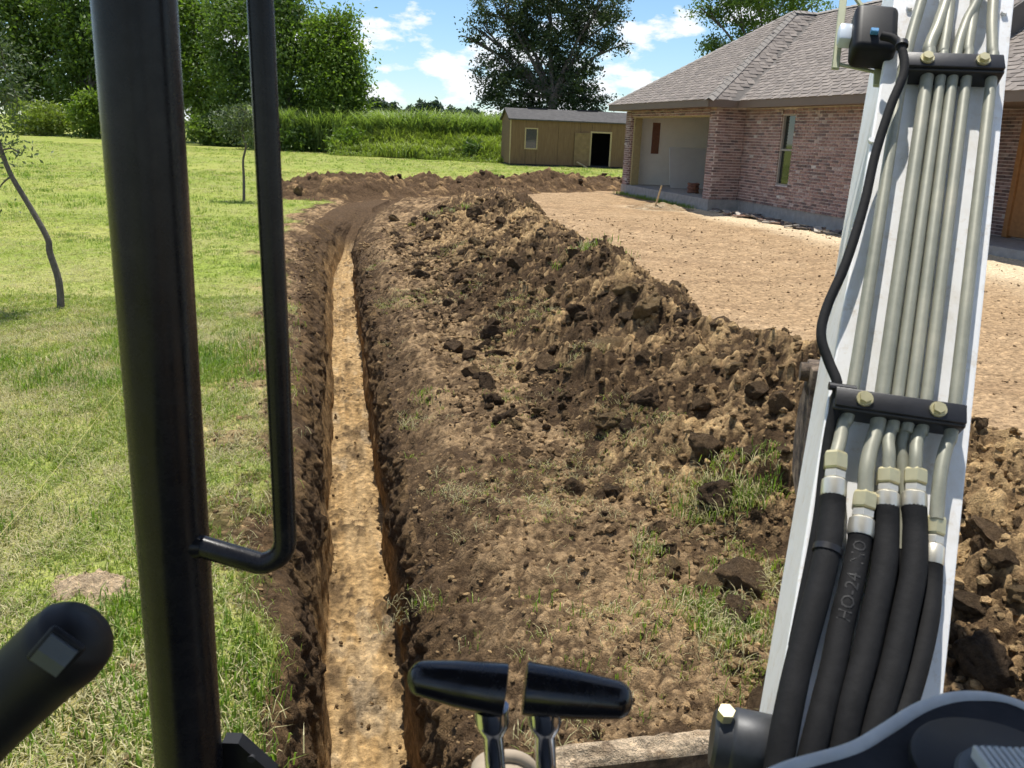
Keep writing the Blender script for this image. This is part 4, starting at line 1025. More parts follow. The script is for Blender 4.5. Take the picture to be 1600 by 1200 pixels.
tree((515, 240), 62, [(510, 70, 36, 45), (522, 130, 44, 50), (528, 185, 42, 45), (536, 42, 18, 28), (545, 100, 22, 35), (552, 150, 20, 26)], 13000, .19, 'leaf_mid', 'sunlit green tree at the right end of the left tree row', .25, 1.1, group=GW)
def bush(u, v, depth, ru, rv, n, leaf, mat, label, clump=.5, name='shrub', group='shrubs along the lawn edge'):
    TSEED[0] += 1; b = P(u, v, depth); b[2] = 0; e = empty(name, b, label, 'shrub', group)
    c = b + np.array([0, 0, rv * depth / F_PX * .95]); r = ru * depth / F_PX
    lb = [(c[0] + random.uniform(-.5, .5) * r, c[1] + random.uniform(-.3, .3) * r, c[2] * random.uniform(.7, 1.1), r * .62, r * .6, c[2] * .85) for _ in range(4)]
    m = MB()
    for l in lb: m.tube([b - [0, 0, .05], (b + np.array(l[:3])) / 2 + [.1, 0, 0], l[:3]], [.05, .035, .012], 6, False, 2)
    m.build('stem', 'bark', e); pts = crown_points(lb, n, TSEED[0], clump); pts = pts[pts[:, 2] > .02]; vv, f, tn = cards(pts, leaf, .3, .4, TSEED[0]); np_mesh('foliage', vv - b, f, mat, e, smooth=False, tone=tn)
bush(70, 214, 76, 58, 30, 4200, .20, 'leaf_weed', 'broad light green bush below the far left tree', .8)
bush(136, 217, 74, 30, 46, 3600, .18, 'leaf_mid', 'upright dark green bush left of the roll bar post', .7)
bush(340, 230, 66, 40, 25, 2800, .18, 'leaf_dark', 'low dark bush between post and handle behind the thin sapling', .7)
bush(470, 240, 60, 40, 22, 2800, .17, 'leaf_dark', 'low dark bush at the foot of the trees right of the handle', .7)
bush(540, 243, 58, 34, 22, 2600, .16, 'leaf_mid', 'low bush where the tree row meets the cane field', .6)
bush(738, 252, 55, 13, 19, 1500, .12, 'leaf_dark', 'small dark shrub in the weeds left of the shed', .35)
# oak behind the shed and the tall tree behind the house
tree((866, 262), 68, [(800, 150, 52, 42), (868, 150, 62, 42), (915, 160, 42, 35), (775, 110, 34, 40), (835, 90, 60, 50), (895, 95, 40, 45), (862, 40, 60, 45), (925, 35, 48, 32), (800, 40, 38, 34), (748, 45, 22, 22), (735, 60, 12, 10), (958, 68, 32, 13), (945, 5, 38, 30), (860, -25, 80, 40), (775, 10, 40, 28)], 25000, .18, 'leaf_oak', 'large dark spreading oak tree rising behind the shed', .42, .85)
tree((1195, 240), 62, [(1150, 18, 45, 24), (1185, 55, 42, 30), (1120, 72, 26, 14), (1215, 12, 40, 22), (1165, 85, 45, 18), (1260, 8, 35, 16), (1100, 12, 18, 12), (1180, -20, 70, 30)], 8500, .16, 'leaf_dark', 'tall loose green tree showing above the house roof', .32, .9)
for i, (u, v, ru, rv, wh) in enumerate(((588, 163, 14, 8, 'leftmost, broad one beside the near trees'), (609, 167, 8, 8, 'second from the left, small and round'), (640, 172, 12, 6, 'third from the left, low and wide'), (657, 168, 9, 8, 'fourth from the left, pointed'), (679, 170, 8, 10, 'fifth from the left, tallest and darkest'), (708, 175, 14, 6, 'sixth from the left, low and broad'), (740, 179, 13, 7, 'rightmost, next to the oak'))):
    tree((u, 206), 330, [(u, v, ru, rv), (u + ru * .4, v + 4, ru * .8, rv * .8)], 700, 1.0, 'leaf_far', 'tiny distant tree on the horizon, ' + wh, .4, 2.2, False, group='distant trees on the horizon')
m = MB()
# saplings on the lawn
def sapling(pts_px, base, depth_y, r0, crown, n, leaf, label, clump):
    TSEED[0] += 1; b = G(*base); pl = [b - np.array([0, 0, .08])]
    for (u, v) in pts_px: r = ray(u, v); pl.append(CC + r * (depth_y / r[1]))
    e = empty('sapling', b, label, 'sapling'); m = MB()
    k = len(pl); m.tube(pl, [r0 * (1 - .62 * i / (k - 1)) for i in range(k)], 9, True, 5)
    lb = []
    for (u, v, ru, rv) in crown:
        r = ray(u, v); c = CC + r * (depth_y / r[1]); kx = depth_y / F_PX * 1.03; lb.append((*c, ru * kx, ru * kx, rv * kx))
        a = min(pl[1:], key=lambda q: np.linalg.norm(q - c)); m.tube([a, (a + c) / 2 + [0, 0, .03], c], [r0 * .3, r0 * .2, r0 * .08], 5, False, 3)
        for _ in range(4):
            d = np.array([random.gauss(0, .6) * ru * kx, random.gauss(0, .6) * ru * kx, random.gauss(0.2, .6) * rv * kx]); m.tube([c, c + d * .5 + [0, 0, .02], c + d], [r0 * .12, r0 * .08, r0 * .03], 4, False)
    m.build('trunk', 'bark_pale', e)
    pp = crown_points(lb, n, TSEED[0], clump, 14); v, f, tn = cards(pp, leaf, .2, .42, TSEED[0]); np_mesh('crown', v - b, f, 'leaf_grey', e, smooth=False, tone=tn)
sapling([(92, 440), (78, 395), (74, 372), (48, 325), (18, 275), (2, 235), (-12, 180), (-18, 110), (-15, 60)], (95, 482), 8.2, .034, [(-5, 180, 40, 60), (10, 110, 45, 60), (-40, 140, 60, 90), (5, 250, 18, 18), (-10, 310, 22, 18), (35, 240, 14, 7), (-60, 60, 60, 60), (25, 150, 26, 40)], 2600, .022, 'leaning young tree with grey green leaves at the left edge', .16)
sapling([(381, 280), (380, 250), (384, 228), (378, 205), (382, 175)], (381, 314), 21.0, .035, [(362, 185, 24, 18), (380, 205, 20, 18), (385, 175, 18, 16), (350, 200, 12, 10), (400, 190, 14, 16)], 1700, .042, 'thin young tree on the lawn beside the grab handle', .25)
del m

# ------------------------------------------------------------------ cane field and rank weeds before it
def blades(x, y, h, w, nb, mat, name, label, seed, bend=.5, col_j=.3):
    R = np.random.default_rng(seed); n = len(x) * nb
    X = np.repeat(x, nb) + R.normal(0, .12, n); Yy = np.repeat(y, nb) + R.normal(0, .12, n); Hh = np.repeat(h, nb) * R.uniform(.65, 1.08, n)
    a = R.uniform(0, 6.283, n); k = R.uniform(.15, 1, n) * bend * Hh; dx, dy = np.cos(a), np.sin(a); wx, wy = -dy * w * .5, dx * w * .5
    z0 = Hh * R.uniform(0, .45, n)
    lv = []
    for q, zz, ww in ((0, 0, 1), (.45, .72, 1.0), (1.0, .95, .12)):
        px = X + dx * k * q ** 1.5; py = Yy + dy * k * q ** 1.5; pz = z0 + (Hh - z0) * zz * (1 if q < 1 else .98)
        lv += [np.stack([px - wx * ww, py - wy * ww, pz], 1), np.stack([px + wx * ww, py + wy * ww, pz], 1)]
    V = np.stack(lv, 1).reshape(-1, 3); b = np.arange(n)[:, None] * 6
    Fc = np.concatenate([b + [[0, 1, 3, 2]], b + [[2, 3, 5, 4]]]); tn = np.repeat(R.uniform(1 - col_j, 1 + col_j, n), 6)[:, None] * np.ones(3)
    return tag(np_mesh(name, V, Fc, mat, smooth=False, tone=tn), label, None, None, 'stuff')
n = 5200; cx = rng.uniform(-19, 16, n); cy = 60 - 0.12 * cx + rng.random(n) ** 1.6 * 14
blades(cx, cy, rng.uniform(2.6, 3.15, n) + .25 * fbm(cx * .3, cy * .3, 2, 501), .075, 7, 'leaf_cane', 'cane_field', 'tall green sugar cane field beyond the lawn', 5, .75)
n = 5200; cx = rng.uniform(-12, 1.0, n); cy = 54.3 - 0.30 * (cx + 1) * .8 + rng.random(n) ** .8 * 8.5 + .8 * fbm(cx * .7, cx * 0, 3, 503)
hh = np.clip(.30 + .30 * (cy - (54.3 - .24 * (cx + 1))) + .75 * fbm(cx * .6, cy * .6, 4, 502), .15, 2.3)
blades(cx, cy, hh, .06, 6, 'leaf_weed', 'rank_weeds', 'bright green rank weeds in front of the cane field', 6, .6)
tag(bpy.data.objects['cane_field'], None, 'cane'); tag(bpy.data.objects['rank_weeds'], None, 'weeds')

# ------------------------------------------------------------------ lawn grass
def tuft_obj(name, nb, h, w, spread, mat, seed, lie=.6):
    R = np.random.default_rng(seed); V, Fc, Tn = [], [], []
    for i in range(nb):
        x, y = R.normal(0, spread, 2); a = R.uniform(0, 6.28); hh = h * R.uniform(.5, 1.1); k = hh * R.uniform(.2, 1.2) * lie; dx, dy = math.cos(a), math.sin(a); wx, wy = -dy * w / 2, dx * w / 2
        o = len(V)
        for q, z, ww in ((0, -.01, 1), (.4, hh * .65, .9)): V += [(x + dx * k * q - wx * ww, y + dy * k * q - wy * ww, z), (x + dx * k * q + wx * ww, y + dy * k * q + wy * ww, z)]
        V.append((x + dx * k, y + dy * k, hh * .9)); Fc += [(o, o + 1, o + 3, o + 2), (o + 2, o + 3, o + 4)]; Tn += [R.uniform(.65, 1.4)] * 5
    me = bpy.data.meshes.new(name); me.from_pydata(V, [], Fc); a = me.color_attributes.new('tone', 'FLOAT_COLOR', 'POINT'); a.data.foreach_set('color', [c for t in Tn for c in (t, t, t, 1)])
    me.materials.append(MATS[mat]); return bpy.data.objects.new(name, me)
def scatter(name, pts, scl, kinds, objs, label, cat=None):
    """grass as one object: tufts of blades placed by geometry nodes"""
    me = bpy.data.meshes.new(name); me.from_pydata(pts.tolist(), [], [])
    for nm, arr in (('scl', scl), ('kind', kinds.astype(np.float32)), ('rz', rng.uniform(0, 6.28, len(pts)))):
        a = me.attributes.new(nm, 'FLOAT', 'POINT'); a.data.foreach_set('value', np.asarray(arr, np.float32))
    o = link(name, me); md = o.modifiers.new('tufts', 'NODES'); ng = bpy.data.node_groups.new(name, 'GeometryNodeTree'); md.node_group = ng
    ng.interface.new_socket('Geometry', in_out='INPUT', socket_type='NodeSocketGeometry'); ng.interface.new_socket('Geometry', in_out='OUTPUT', socket_type='NodeSocketGeometry')
    N = ng.nodes.new; L_ = ng.links.new; gi = N('NodeGroupInput'); go = N('NodeGroupOutput'); jn = N('GeometryNodeJoinGeometry')
    def named(nm):
        x = N('GeometryNodeInputNamedAttribute'); x.data_type = 'FLOAT'; x.inputs['Name'].default_value = nm; return x.outputs['Attribute']
    for i, ob in enumerate(objs):
        oi = N('GeometryNodeObjectInfo'); oi.inputs['Object'].default_value = ob; oi.inputs['As Instance'].default_value = False
        ip = N('GeometryNodeInstanceOnPoints'); L_(gi.outputs[0], ip.inputs['Points']); L_(oi.outputs['Geometry'], ip.inputs['Instance'])
        cp = N('FunctionNodeCompare'); cp.data_type = 'FLOAT'; cp.operation = 'EQUAL'; cp.inputs['Epsilon'].default_value = .1; L_(named('kind'), cp.inputs[0]); cp.inputs[1].default_value = float(i); L_(cp.outputs[0], ip.inputs['Selection'])
        cb = N('ShaderNodeCombineXYZ'); L_(named('rz'), cb.inputs[2]); L_(cb.outputs[0], ip.inputs['Rotation']); L_(named('scl'), ip.inputs['Scale']); L_(ip.outputs[0], jn.inputs[0])
    L_(jn.outputs[0], go.inputs[0]); return tag(o, label, cat, None, 'stuff')
TUFTS = [tuft_obj('tuft', 12, .042, .0042, .040, 'grass_green', 1, 1.1), tuft_obj('tuft', 13, .040, .0036, .050, 'grass_dry', 2, 2.0), tuft_obj('tuft', 12, .062, .0050, .034, 'grass_lush', 3, .8), tuft_obj('tuft', 10, .042, .0050, .055, 'grass_green', 4, 1.8)]
def lawn_points(n, s0, s1, tmax, pw):
    s = s0 + (s1 - s0) * rng.random(n) ** pw; t = -lipL(s) - rng.random(n) * (tmax(s))
    x, y = st_xy(s, t); sm = soil_mask(x, y, s, t); keep = rng.random(n) > sm * .97
    return s[keep], t[keep], x[keep], y[keep]
def grass_kind(x, y, s):
    lush = sstep(.10, .50, fbm(x * .9, y * .9, 4, 601)); dry = np.clip(.42 - .10 * sstep(6, 14, s) + .8 * fbm(x * 1.3, y * 1.3, 3, 602), .10, .9); r = rng.random(len(x))
    return np.where(r < lush * .38, 2, np.where(rng.random(len(x)) < dry * 1.25, 1, np.where(rng.random(len(x)) < .5, 0, 3))), lush
AN = G(148, 918)
P_, S_, K_ = [], [], []
for n, s0, s1, tm, pw, sc in ((44000, 1.5, 9.5, lambda s: .9 * s + 1.2, .9, 1.0), (24000, 5.0, 18, lambda s: .85 * s, .75, 1.5), (13000, 16, 36, lambda s: .8 * s, .75, 2.6), (9000, 30, 66, lambda s: .75 * s, .6, 3.6)):
    s, t, x, y = lawn_points(n, s0, s1, tm, pw); k, lush = grass_kind(x, y, s); z = ground_z(x, y, s, t)
    ok = np.hypot((x - AN[0]) / .15, (y - AN[1]) / .12) + .5 * fbm(x * 14, y * 14, 2, 630) > 1; s, t, x, y, k, lush, z = [q[ok] for q in (s, t, x, y, k, lush, z)]
    P_.append(np.stack([x, y, z - .004], 1)); S_.append(sc * rng.uniform(.6, 1.25, len(x)) * (1 + .25 * lush) * (.9 if sc < 1.2 else .50)); K_.append(k)
n = 7000; x = rng.uniform(-9, 13, n); y = rng.uniform(24, 54.5, n); s, t = xy_st(x, y); kp = (t > -1) & (soil_mask(x, y, s, t) < .4) & (y > np.interp(x, FLX, FLY) + .5); x, y, s, t = x[kp], y[kp], s[kp], t[kp]
k, lush = grass_kind(x, y, s); P_.append(np.stack([x, y, ground_z(x, y, s, t) - .004], 1)); S_.append(2.0 * rng.uniform(.6, 1.25, len(x))); K_.append(k)
scatter('lawn_grass', np.concatenate(P_), np.concatenate(S_), np.concatenate(K_), TUFTS, 'short mown grass with straw thatch left of the trench', 'grass')
# sparse grass torn up on the bank and on clods of the heap
P_, S_, K_ = [], [], []
s = 1.9 + 11 * rng.random(5200) ** 1.5; t = .3 + 1.4 * rng.random(5200); x, y = st_xy(s, t); kp = (fbm(x * 1.5, y * 1.5, 3, 610) + .35 * rng.random(5200)) > .30
s, t, x, y = s[kp], t[kp], x[kp], y[kp]; P_.append(np.stack([x, y, surf_z(s, t) - .005], 1)); S_.append(rng.uniform(.35, .85, len(x))); K_.append(np.where(rng.random(len(x)) < .75, 1, 3))
for (u, v, zz, rad, cnt) in ((1125, 690, .40, .17, 110), (1195, 690, .45, .08, 40), (1150, 875, .30, .16, 120), (1190, 1025, .12, .15, 90), (1015, 800, .2, .10, 50), (930, 405, .62, .25, 60), (640, 1010 - 90, .0, .1, 30), (1010, 1000, .0, .35, 130), (900, 1000, .0, .3, 70), (700, 330, .3, .5, 60), (790, 600, .1, .1, 40), (670, 625, 0, .12, 40), (1200, 770, .4, .15, 50)):
    p = G(u, v, zz); a, b = rng.normal(0, rad * .6, (2, cnt)); x, y = p[0] + a, p[1] + b; s, t = xy_st(x, y); z = surf_z(s, t)
    P_.append(np.stack([x, y, z + (.02 if zz > .15 else 0)], 1)); ok = rng.random(cnt) < (.95 if zz >= .22 else .45); P_[-1] = P_[-1][ok]; S_.append((rng.uniform(.3, .75, cnt) * (1 + .05 * s) * (1.35 if zz >= .22 else 1))[ok]); K_.append(np.where(rng.random(cnt) < .5, 1, np.where(rng.random(cnt) < .4, 2, 0))[ok])
dd = rng.uniform(.5, 6.2, 110); q = HA0[None] + HD * dd[:, None] + HB * rng.uniform(-.35, -.05, 110)[:, None]; P_.append(np.stack([q[:, 0], q[:, 1], 0 * dd], 1)); S_.append(rng.uniform(.9, 2.2, 110)); K_.append(np.full(110, 2))
scatter('torn_grass', np.concatenate(P_), np.concatenate(S_), np.concatenate(K_), TUFTS, 'torn grass tufts left on the dug bank and heap', 'grass')
# small sandy mound in the lawn
gx, gy = np.meshgrid(np.linspace(-.26, .26, 90), np.linspace(-.22, .22, 80), indexing='ij')
rr = np.clip(1 - np.hypot(gx / .17, gy / .13) + .5 * fbm(gx * 11, gy * 11, 4, 620), 0, 1); l1, _ = lumps((gx + 3) * 38, (gy + 3) * 38, 621); l2, _ = lumps((gx + 3) * 90, (gy + 3) * 90, 622)
mz = .065 * rr ** .8 + np.clip(rr * 5, 0, 1) * (.028 * l1 + .010 * l2) - .012 - .03 * (rr <= 0)
mc = np.broadcast_to(np.array([.54, .41, .265]), gx.shape + (3,)) * (.8 + .4 * l1[..., None])
tag(np_mesh('sand_mound', np.stack([gx, gy, mz], -1).reshape(-1, 3), gridfaces(90, 80), 'soil', col=mc.reshape(-1, 3), loc=Vector((AN[0], AN[1], 0))), 'small pale sandy ant mound in the near lawn', 'sand mound')
# layout string across the lawn
a, b = G(-60, 905, .05), G(205, 585, .05); m = MB(); m.tube([a + (b - a) * q + np.array([0, 0, -.02 * math.sin(math.pi * q)]) for q in np.linspace(0, 1, 12)], .0011, 5)
tag(m.build('layout_string', 'string_yellow'), 'thin yellow string stretched low across the left lawn', 'string')

# ================================================================== EXCAVATOR
UPV = np.array([0, 0, 1.0])
ex = empty('excavator', (0.1, -0.5, 0.0), 'mini excavator seen from its seat, white boom, black post and control levers', 'excavator')
def unit(v): return v / np.linalg.norm(v)
# --- boom: local frame (along a, across l, outward n)
bl = unit(CR * 1.0 + CU * -0.151 + CF * -0.176)
bO = P(1404, 637, 1.17)
ba = P(1487, 0, 1.43) - P(1350, 1100, 1.0); ba = unit(ba - bl * (ba @ bl)); bn = unit(np.cross(bl, ba))
if bn @ (CC - bO) < 0: bn = -bn
BAX = [bl, ba, bn]
def bp(l, a, n=0.0): return bO + bl * l + ba * a + bn * n
def BPX(u, v, off=0.0):
    r = ray(u, v); t = ((bO + bn * off - CC) @ bn) / (r @ bn); return CC + r * t
def la(p): q = np.array(p) - bO; return float(q @ bl), float(q @ ba)
m = MB()
A0, A1 = -0.78, 1.30
def bedge(us, vs, us2, vs2):        # plate edge measured at two heights
    l1, a1 = la(BPX(us, vs)); l2, a2 = la(BPX(us2, vs2)); k = (l2 - l1) / (a2 - a1); return lambda a: l1 + k * (a - a1)
eL = bedge(1397, 0, 1256, 850); eR = bedge(1586, 0, 1499, 850)
def boomsec(a): return [bp(eL(a), a, 0), bp(eR(a), a, 0), bp(eR(a) - .012, a, -.012), bp(eR(a) - .012, a, -.23), bp(eL(a) + .012, a, -.23), bp(eL(a) + .012, a, -.012), bp(eL(a), a, -.012)]
sa, sb = boomsec(A0), boomsec(A1); k = len(sa)
m.add(sa + sb, [tuple(range(k))[::-1], tuple(range(k, 2 * k))] + [(i, (i + 1) % k, (i + 1) % k + k, i + k) for i in range(k)])
lm = (eL(A1) + eR(A1)) / 2
fwd = unit(ba * 0.55 - bn * 0.85)                              # beyond the knee the boom leans forward
kn = bp(lm, A1 - .06, -.12); tip = P(1570, -480, 2.7); fwd = unit(tip - kn)
fn = unit(np.cross(bl, fwd)); m.box((kn + tip) / 2, (.085, np.linalg.norm(tip - kn) / 2 + .05, .10), [bl, fwd, fn])
boom = m.build('boom', 'white_paint', ex)
bv = boom.modifiers.new('edge', 'BEVEL'); bv.width = .003; bv.segments = 2; bv.limit_method = 'ANGLE'
# clamps
def clamp(u0, v0, u1, v1, hgt, notch=True):
    p0, p1 = BPX(u0, v0, .030), BPX(u1, v1, .030); c = (p0 + p1) / 2; ax = unit(p1 - p0); up = unit(np.cross(bn, ax)); L = np.linalg.norm(p1 - p0) / 2
    m = MB(); m.rbox(c - bn * .013, (L, hgt, .017), [ax, up, bn], .004, 3)
    cl = m.build('clamp_block', 'clamp_plastic', boom)
    m = MB(); m.rbox(c + bn * .0068, (L * .985, hgt * .80, .003), [ax, up, bn], .002, 2); m.build('clamp_plate', 'clamp_plastic', boom)
    for q in (-.55, .55):
        b = c + ax * L * q + bn * .009; m = MB(); m.tube([b, b + bn * .004], .0105, 16); m.tube([b + bn * .004, b + bn * .010], .0078, 6); m.build('clamp_bolt', 'zinc_yellow', boom)
    return c, ax, up
clamp(1410, 98, 1568, 103, .0175); clamp(1302, 622, 1509, 652, .0165)
# hydraulic pipes between the clamps, each with its bend and end
PO_ = 0; PR = [.0086, .0098, .0080, .0082, .0080, .0084]; PO = .019
top = [(1411, 112), (1450, 110), (1471, 111), (1490, 112), (1511, 113), (1550, 115)]
bot = [(1329, 628), (1375, 640), (1399, 643), (1421, 646), (1444, 650), (1489, 655)]
low = [[(1318, 660), (1312, 690), (1306, 712)], [(1371, 668), (1361, 700), (1354, 735), (1352, 775)], [(1392, 670), (1388, 690), (1389, 710), (1388, 738)], [(1414, 672), (1409, 700), (1411, 730), (1413, 790), (1408, 860)], [(1438, 674), (1432, 695), (1431, 715), (1430, 738)], [(1482, 688), (1474, 715), (1467, 760), (1463, 812)]]
upp = [[(1418, 70), (1440, 0), (1460, -70)], [(1452, 75), (1466, 40), (1482, -10), (1490, -60)], [(1474, 80), (1480, 40), (1484, 5), (1484, -60)], [(1494, 75), (1508, 40), (1527, 0), (1540, -60)], [(1513, 75), (1518, 40), (1524, 0), (1528, -60)], [(1551, 78), (1550, 40), (1552, 0), (1556, -60)]]
for i in range(6):
    deep = .004 if i == 3 else 0
    pts = [BPX(*q, PO + .006 * (2 - j)) for j, q in enumerate(upp[i][::-1])][:-1] if i in (0, 3) else [BPX(*q, PO) for q in upp[i][::-1]]
    pts += [BPX(*top[i], PO), BPX(*[(t_ + b_) / 2 for t_, b_ in zip(top[i], bot[i])], PO), BPX(*bot[i], PO)] + [BPX(*q, PO + (-.006 if i == 3 else .004 * min(j, 2))) for j, q in enumerate(low[i])]
    m = MB(); m.tube(pts, PR[i], 16, True, 6); m.build('hydraulic_pipe', 'pipe_green', boom)
# unions on the pipe ends and the rubber hoses
def fitting(u, v, u2, v2, r, off):
    """nut, lock nut and crimped ferrule from (u,v) down to (u2,v2)"""
    p, q = BPX(u, v, off), BPX(u2, v2, off); d = q - p
    m = MB(); m.tube([p, p + d * .06, p + d * .36, p + d * .40], [r * .92, r * 1.07, r * 1.07, r * .95], 6); m.build('union_nut', 'zinc_yellow', boom, 20)
    m = MB(); m.tube([p + d * .40, p + d * .44, p + d * .58, p + d * .62], [r * .82, r * .96, r * .96, r * .82], 6); m.build('lock_nut', 'zinc_bright', boom, 20)
    m = MB(); m.tube([p + d * .60, p + d * .64, p + d * .94, q], [r * .9, r * 1.06, r * 1.10, r * 1.04], 20); m.build('hose_ferrule', 'zinc_bright', boom)
    return q
fits = [(1306, 708, 1302, 778, .0145, .024, .0155), (1352, 770, 1344, 838, .0145, .024, .0145), (1388, 734, 1385, 795, .0140, .022, .0150), None, (1430, 734, 1428, 795, .0140, .022, .0150), (1463, 808, 1457, 882, .0115, .022, .0118)]
hpx = [[(1300, 800), (1293, 860), (1277, 930), (1252, 1020), (1230, 1120), (1215, 1210), (1208, 1300)], [(1341, 860), (1331, 910), (1314, 980), (1300, 1050), (1280, 1130), (1262, 1210), (1255, 1290)],
       [(1385, 830), (1381, 890), (1366, 960), (1350, 1030), (1328, 1110), (1310, 1200), (1300, 1290)], None, [(1430, 830), (1428, 890), (1414, 960), (1396, 1040), (1370, 1130), (1350, 1210), (1340, 1290)], [(1456, 910), (1452, 960), (1440, 1020), (1420, 1090), (1395, 1160), (1375, 1230), (1365, 1300)]]
HOSE = {}
for i, ft in enumerate(fits):
    if ft is None: continue
    u, v, u2, v2, r, off, hr = ft; q = fitting(u, v, u2, v2, r, off)
    pts = [q - unit(q - BPX(u, v, off)) * .004] + [BPX(*w, off + .010 * min(j, 4)) for j, w in enumerate(hpx[i])]
    m = MB(); m.tube(pts, hr, 18, True, 6); ho = m.build('hydraulic_hose', 'rubber_hose', boom); HOSE[i] = (pts, hr)
p, q = BPX(1405, 850, .008), BPX(1350, 1060, .010); m = MB(); m.tube([p, (p + q) / 2, q], .012, 14); m.build('hydraulic_hose', 'rubber_hose', boom)
# faint raised lettering on the second hose
cu = bpy.data.curves.new('lettering', 'FONT'); cu.body = 'HO-24  NO'; cu.size = .022; cu.extrude = 0.0; cu.resolution_u = 2
tob = bpy.data.objects.new('lettering_source', cu); COL.objects.link(tob); bpy.context.view_layer.update()
tme = bpy.data.meshes.new_from_object(tob.evaluated_get(bpy.context.evaluated_depsgraph_get())); bpy.data.objects.remove(tob)
pts, hr = HOSE[1]; pp, _ = spline(pts[:6], [1] * 6, 20); pp = np.array(pp[::-1]); sl_ = np.concatenate([[0], np.cumsum(np.linalg.norm(np.diff(pp, axis=0), axis=1))])
tot = sl_[-1]; co = np.array([v.co[:] for v in tme.vertices]); wid = co[:, 0].max(); out = []
for x, y, z in co:
    s1 = tot * .93 - wid * .98 + x; j = int(np.clip(np.searchsorted(sl_, s1) - 1, 0, len(pp) - 2)); t = (s1 - sl_[j]) / (sl_[j + 1] - sl_[j]); c = pp[j] + (pp[j + 1] - pp[j]) * t; tg = unit(pp[j + 1] - pp[j])
    vw = CC - c; vw = unit(vw - tg * (vw @ tg)); sd = np.cross(vw, tg); an = (y - .008) / hr; out.append(c + (vw * math.cos(an) + sd * math.sin(an)) * (hr + .0006))
m = MB(); m.add(out, [tuple(p.vertices) for p in tme.polygons]); m.build('lettering', 'text_grey', boom, recalc=False)
# tie on the first hose and the sheathed cable along the boom edge
c0, c1 = BPX(1288, 885, .050), BPX(1281, 915, .052); mdp = np.array(HOSE[0][0][2]); m = MB(); m.tube([mdp + unit(c1 - c0) * .004, mdp - unit(c1 - c0) * .004], .0175, 18); m.build('cable_tie', 'clamp_plastic', boom)
cab = [(1378, 56, .045), (1398, 62, .05), (1410, 80, .052), (1412, 115, .05), (1392, 165, .045), (1368, 240, .035), (1350, 320, .030), (1322, 410, .028), (1292, 480, .026), (1283, 525, .026), (1295, 565, .026), (1308, 598, .030), (1306, 630, .026), (1297, 670, .018), (1288, 730, .014), (1280, 800, .012), (1268, 870, .010), (1252, 950, .008), (1240, 1010, .008)]
m = MB(); m.tube([BPX(*q) for q in cab], .0068, 12, True, 5); m.build('sheathed_cable', 'rubber_hose', boom)
p = BPX(1318, 605, .034); m = MB(); m.tube([p - bl * .018 - bn * .002, p + bl * .016 - bn * .002], .0075, 12, squash=.7); m.build('cable_tie', 'clamp_plastic', boom)
p = BPX(1409, 70, .052); m = MB(); m.tube([p - ba * .004, p + ba * .004], .0098, 14); m.build('cable_tie', 'clamp_plastic', boom)
# work lamp on the left of the boom
wc = BPX(1364, 58, .0); m = MB(); m.rbox(wc, (.034, .049, .026), [bl, ba, bn], .012, 4); lamp = m.build('work_lamp', 'black_plastic', boom)
p = BPX(1322, 56, -.01); m = MB(); m.rbox(p, (.013, .018, .012), [bl, ba, bn], .005, 2); m.build('lamp_lens', 'lens_white', boom)
p = BPX(1336, 56, .0); m = MB(); m.rbox(p, (.006, .017, .014), [bl, ba, bn], .002, 2); m.build('lamp_mount', 'black_plastic', boom)
p = BPX(1366, 50, .028); m = MB(); m.rbox(p, (.006, .004, .006), [bl, ba, bn], .001, 1); m.build('cable_plug', 'blue_cap', boom)
p, q = BPX(1321, -30, -.03), BPX(1305, 108, -.03); m = MB(); m.rbox((p + q) / 2, (.006, np.linalg.norm(p - q) / 2, .003), [bl, unit(p - q), np.cross(bl, unit(p - q))], .001, 1)
p2 = BPX(1371, 122, -.03); m.rbox(p2, (.006, .018, .003), [bl, ba, bn], .001, 1); m.rbox((q + p2) / 2 + ba * .012, (np.linalg.norm(q - p2) / 2, .003, .002), [unit(p2 - q), unit(np.cross(bn, p2 - q)), bn], .0008, 1)
p3 = bp(eL(.5) + .01, la(BPX(1390, 30))[1], -.03); m.rbox((BPX(1321, -25, -.03) + p3) / 2, (np.linalg.norm(BPX(1321, -25, -.03) - p3) / 2, .006, .003), [unit(p3 - BPX(1321, -25, -.03)), ba, bn], .001, 1)
m.build('lamp_bracket', 'bracket_olive', boom)
# small studs along the plate edge
for (u, v) in ((1357, 222), (1330, 362), (1420, 14), (1568, 22)):
    p = BPX(u + (4 if u < 1400 else 0), v, 0); m = MB(); m.tube([p, p + bn * .006], .005, 8); m.build('stud', 'white_paint', boom)
# pivot pin boss at the boom foot
pc = P(1206, 1172, .985); ax = unit(-bl); m = MB(); m.tube([pc, pc + ax * .002, pc + ax * .042, pc + ax * .046, pc + ax * .047, pc + ax * .062, pc + ax * .066], [.036, .0375, .0375, .0355, .0345, .0335, .029], 28)
boss = m.build('pivot_boss', 'steel_boss', ex)
p = pc + ax * .056 + UPV * .030 - CF * .006; m = MB(); m.tube([p, p + UPV * .012 - CF * .004], .0095, 6); m.build('boss_bolt', 'zinc_yellow', boss)
m = MB(); m.box(pc + UPV * -.22 + bl * .10 - bn * .06, (.13, .10, .20), [bl, unit(np.cross(UPV, bl)), UPV]); m.build('swing_bracket', 'steel_boss', ex)
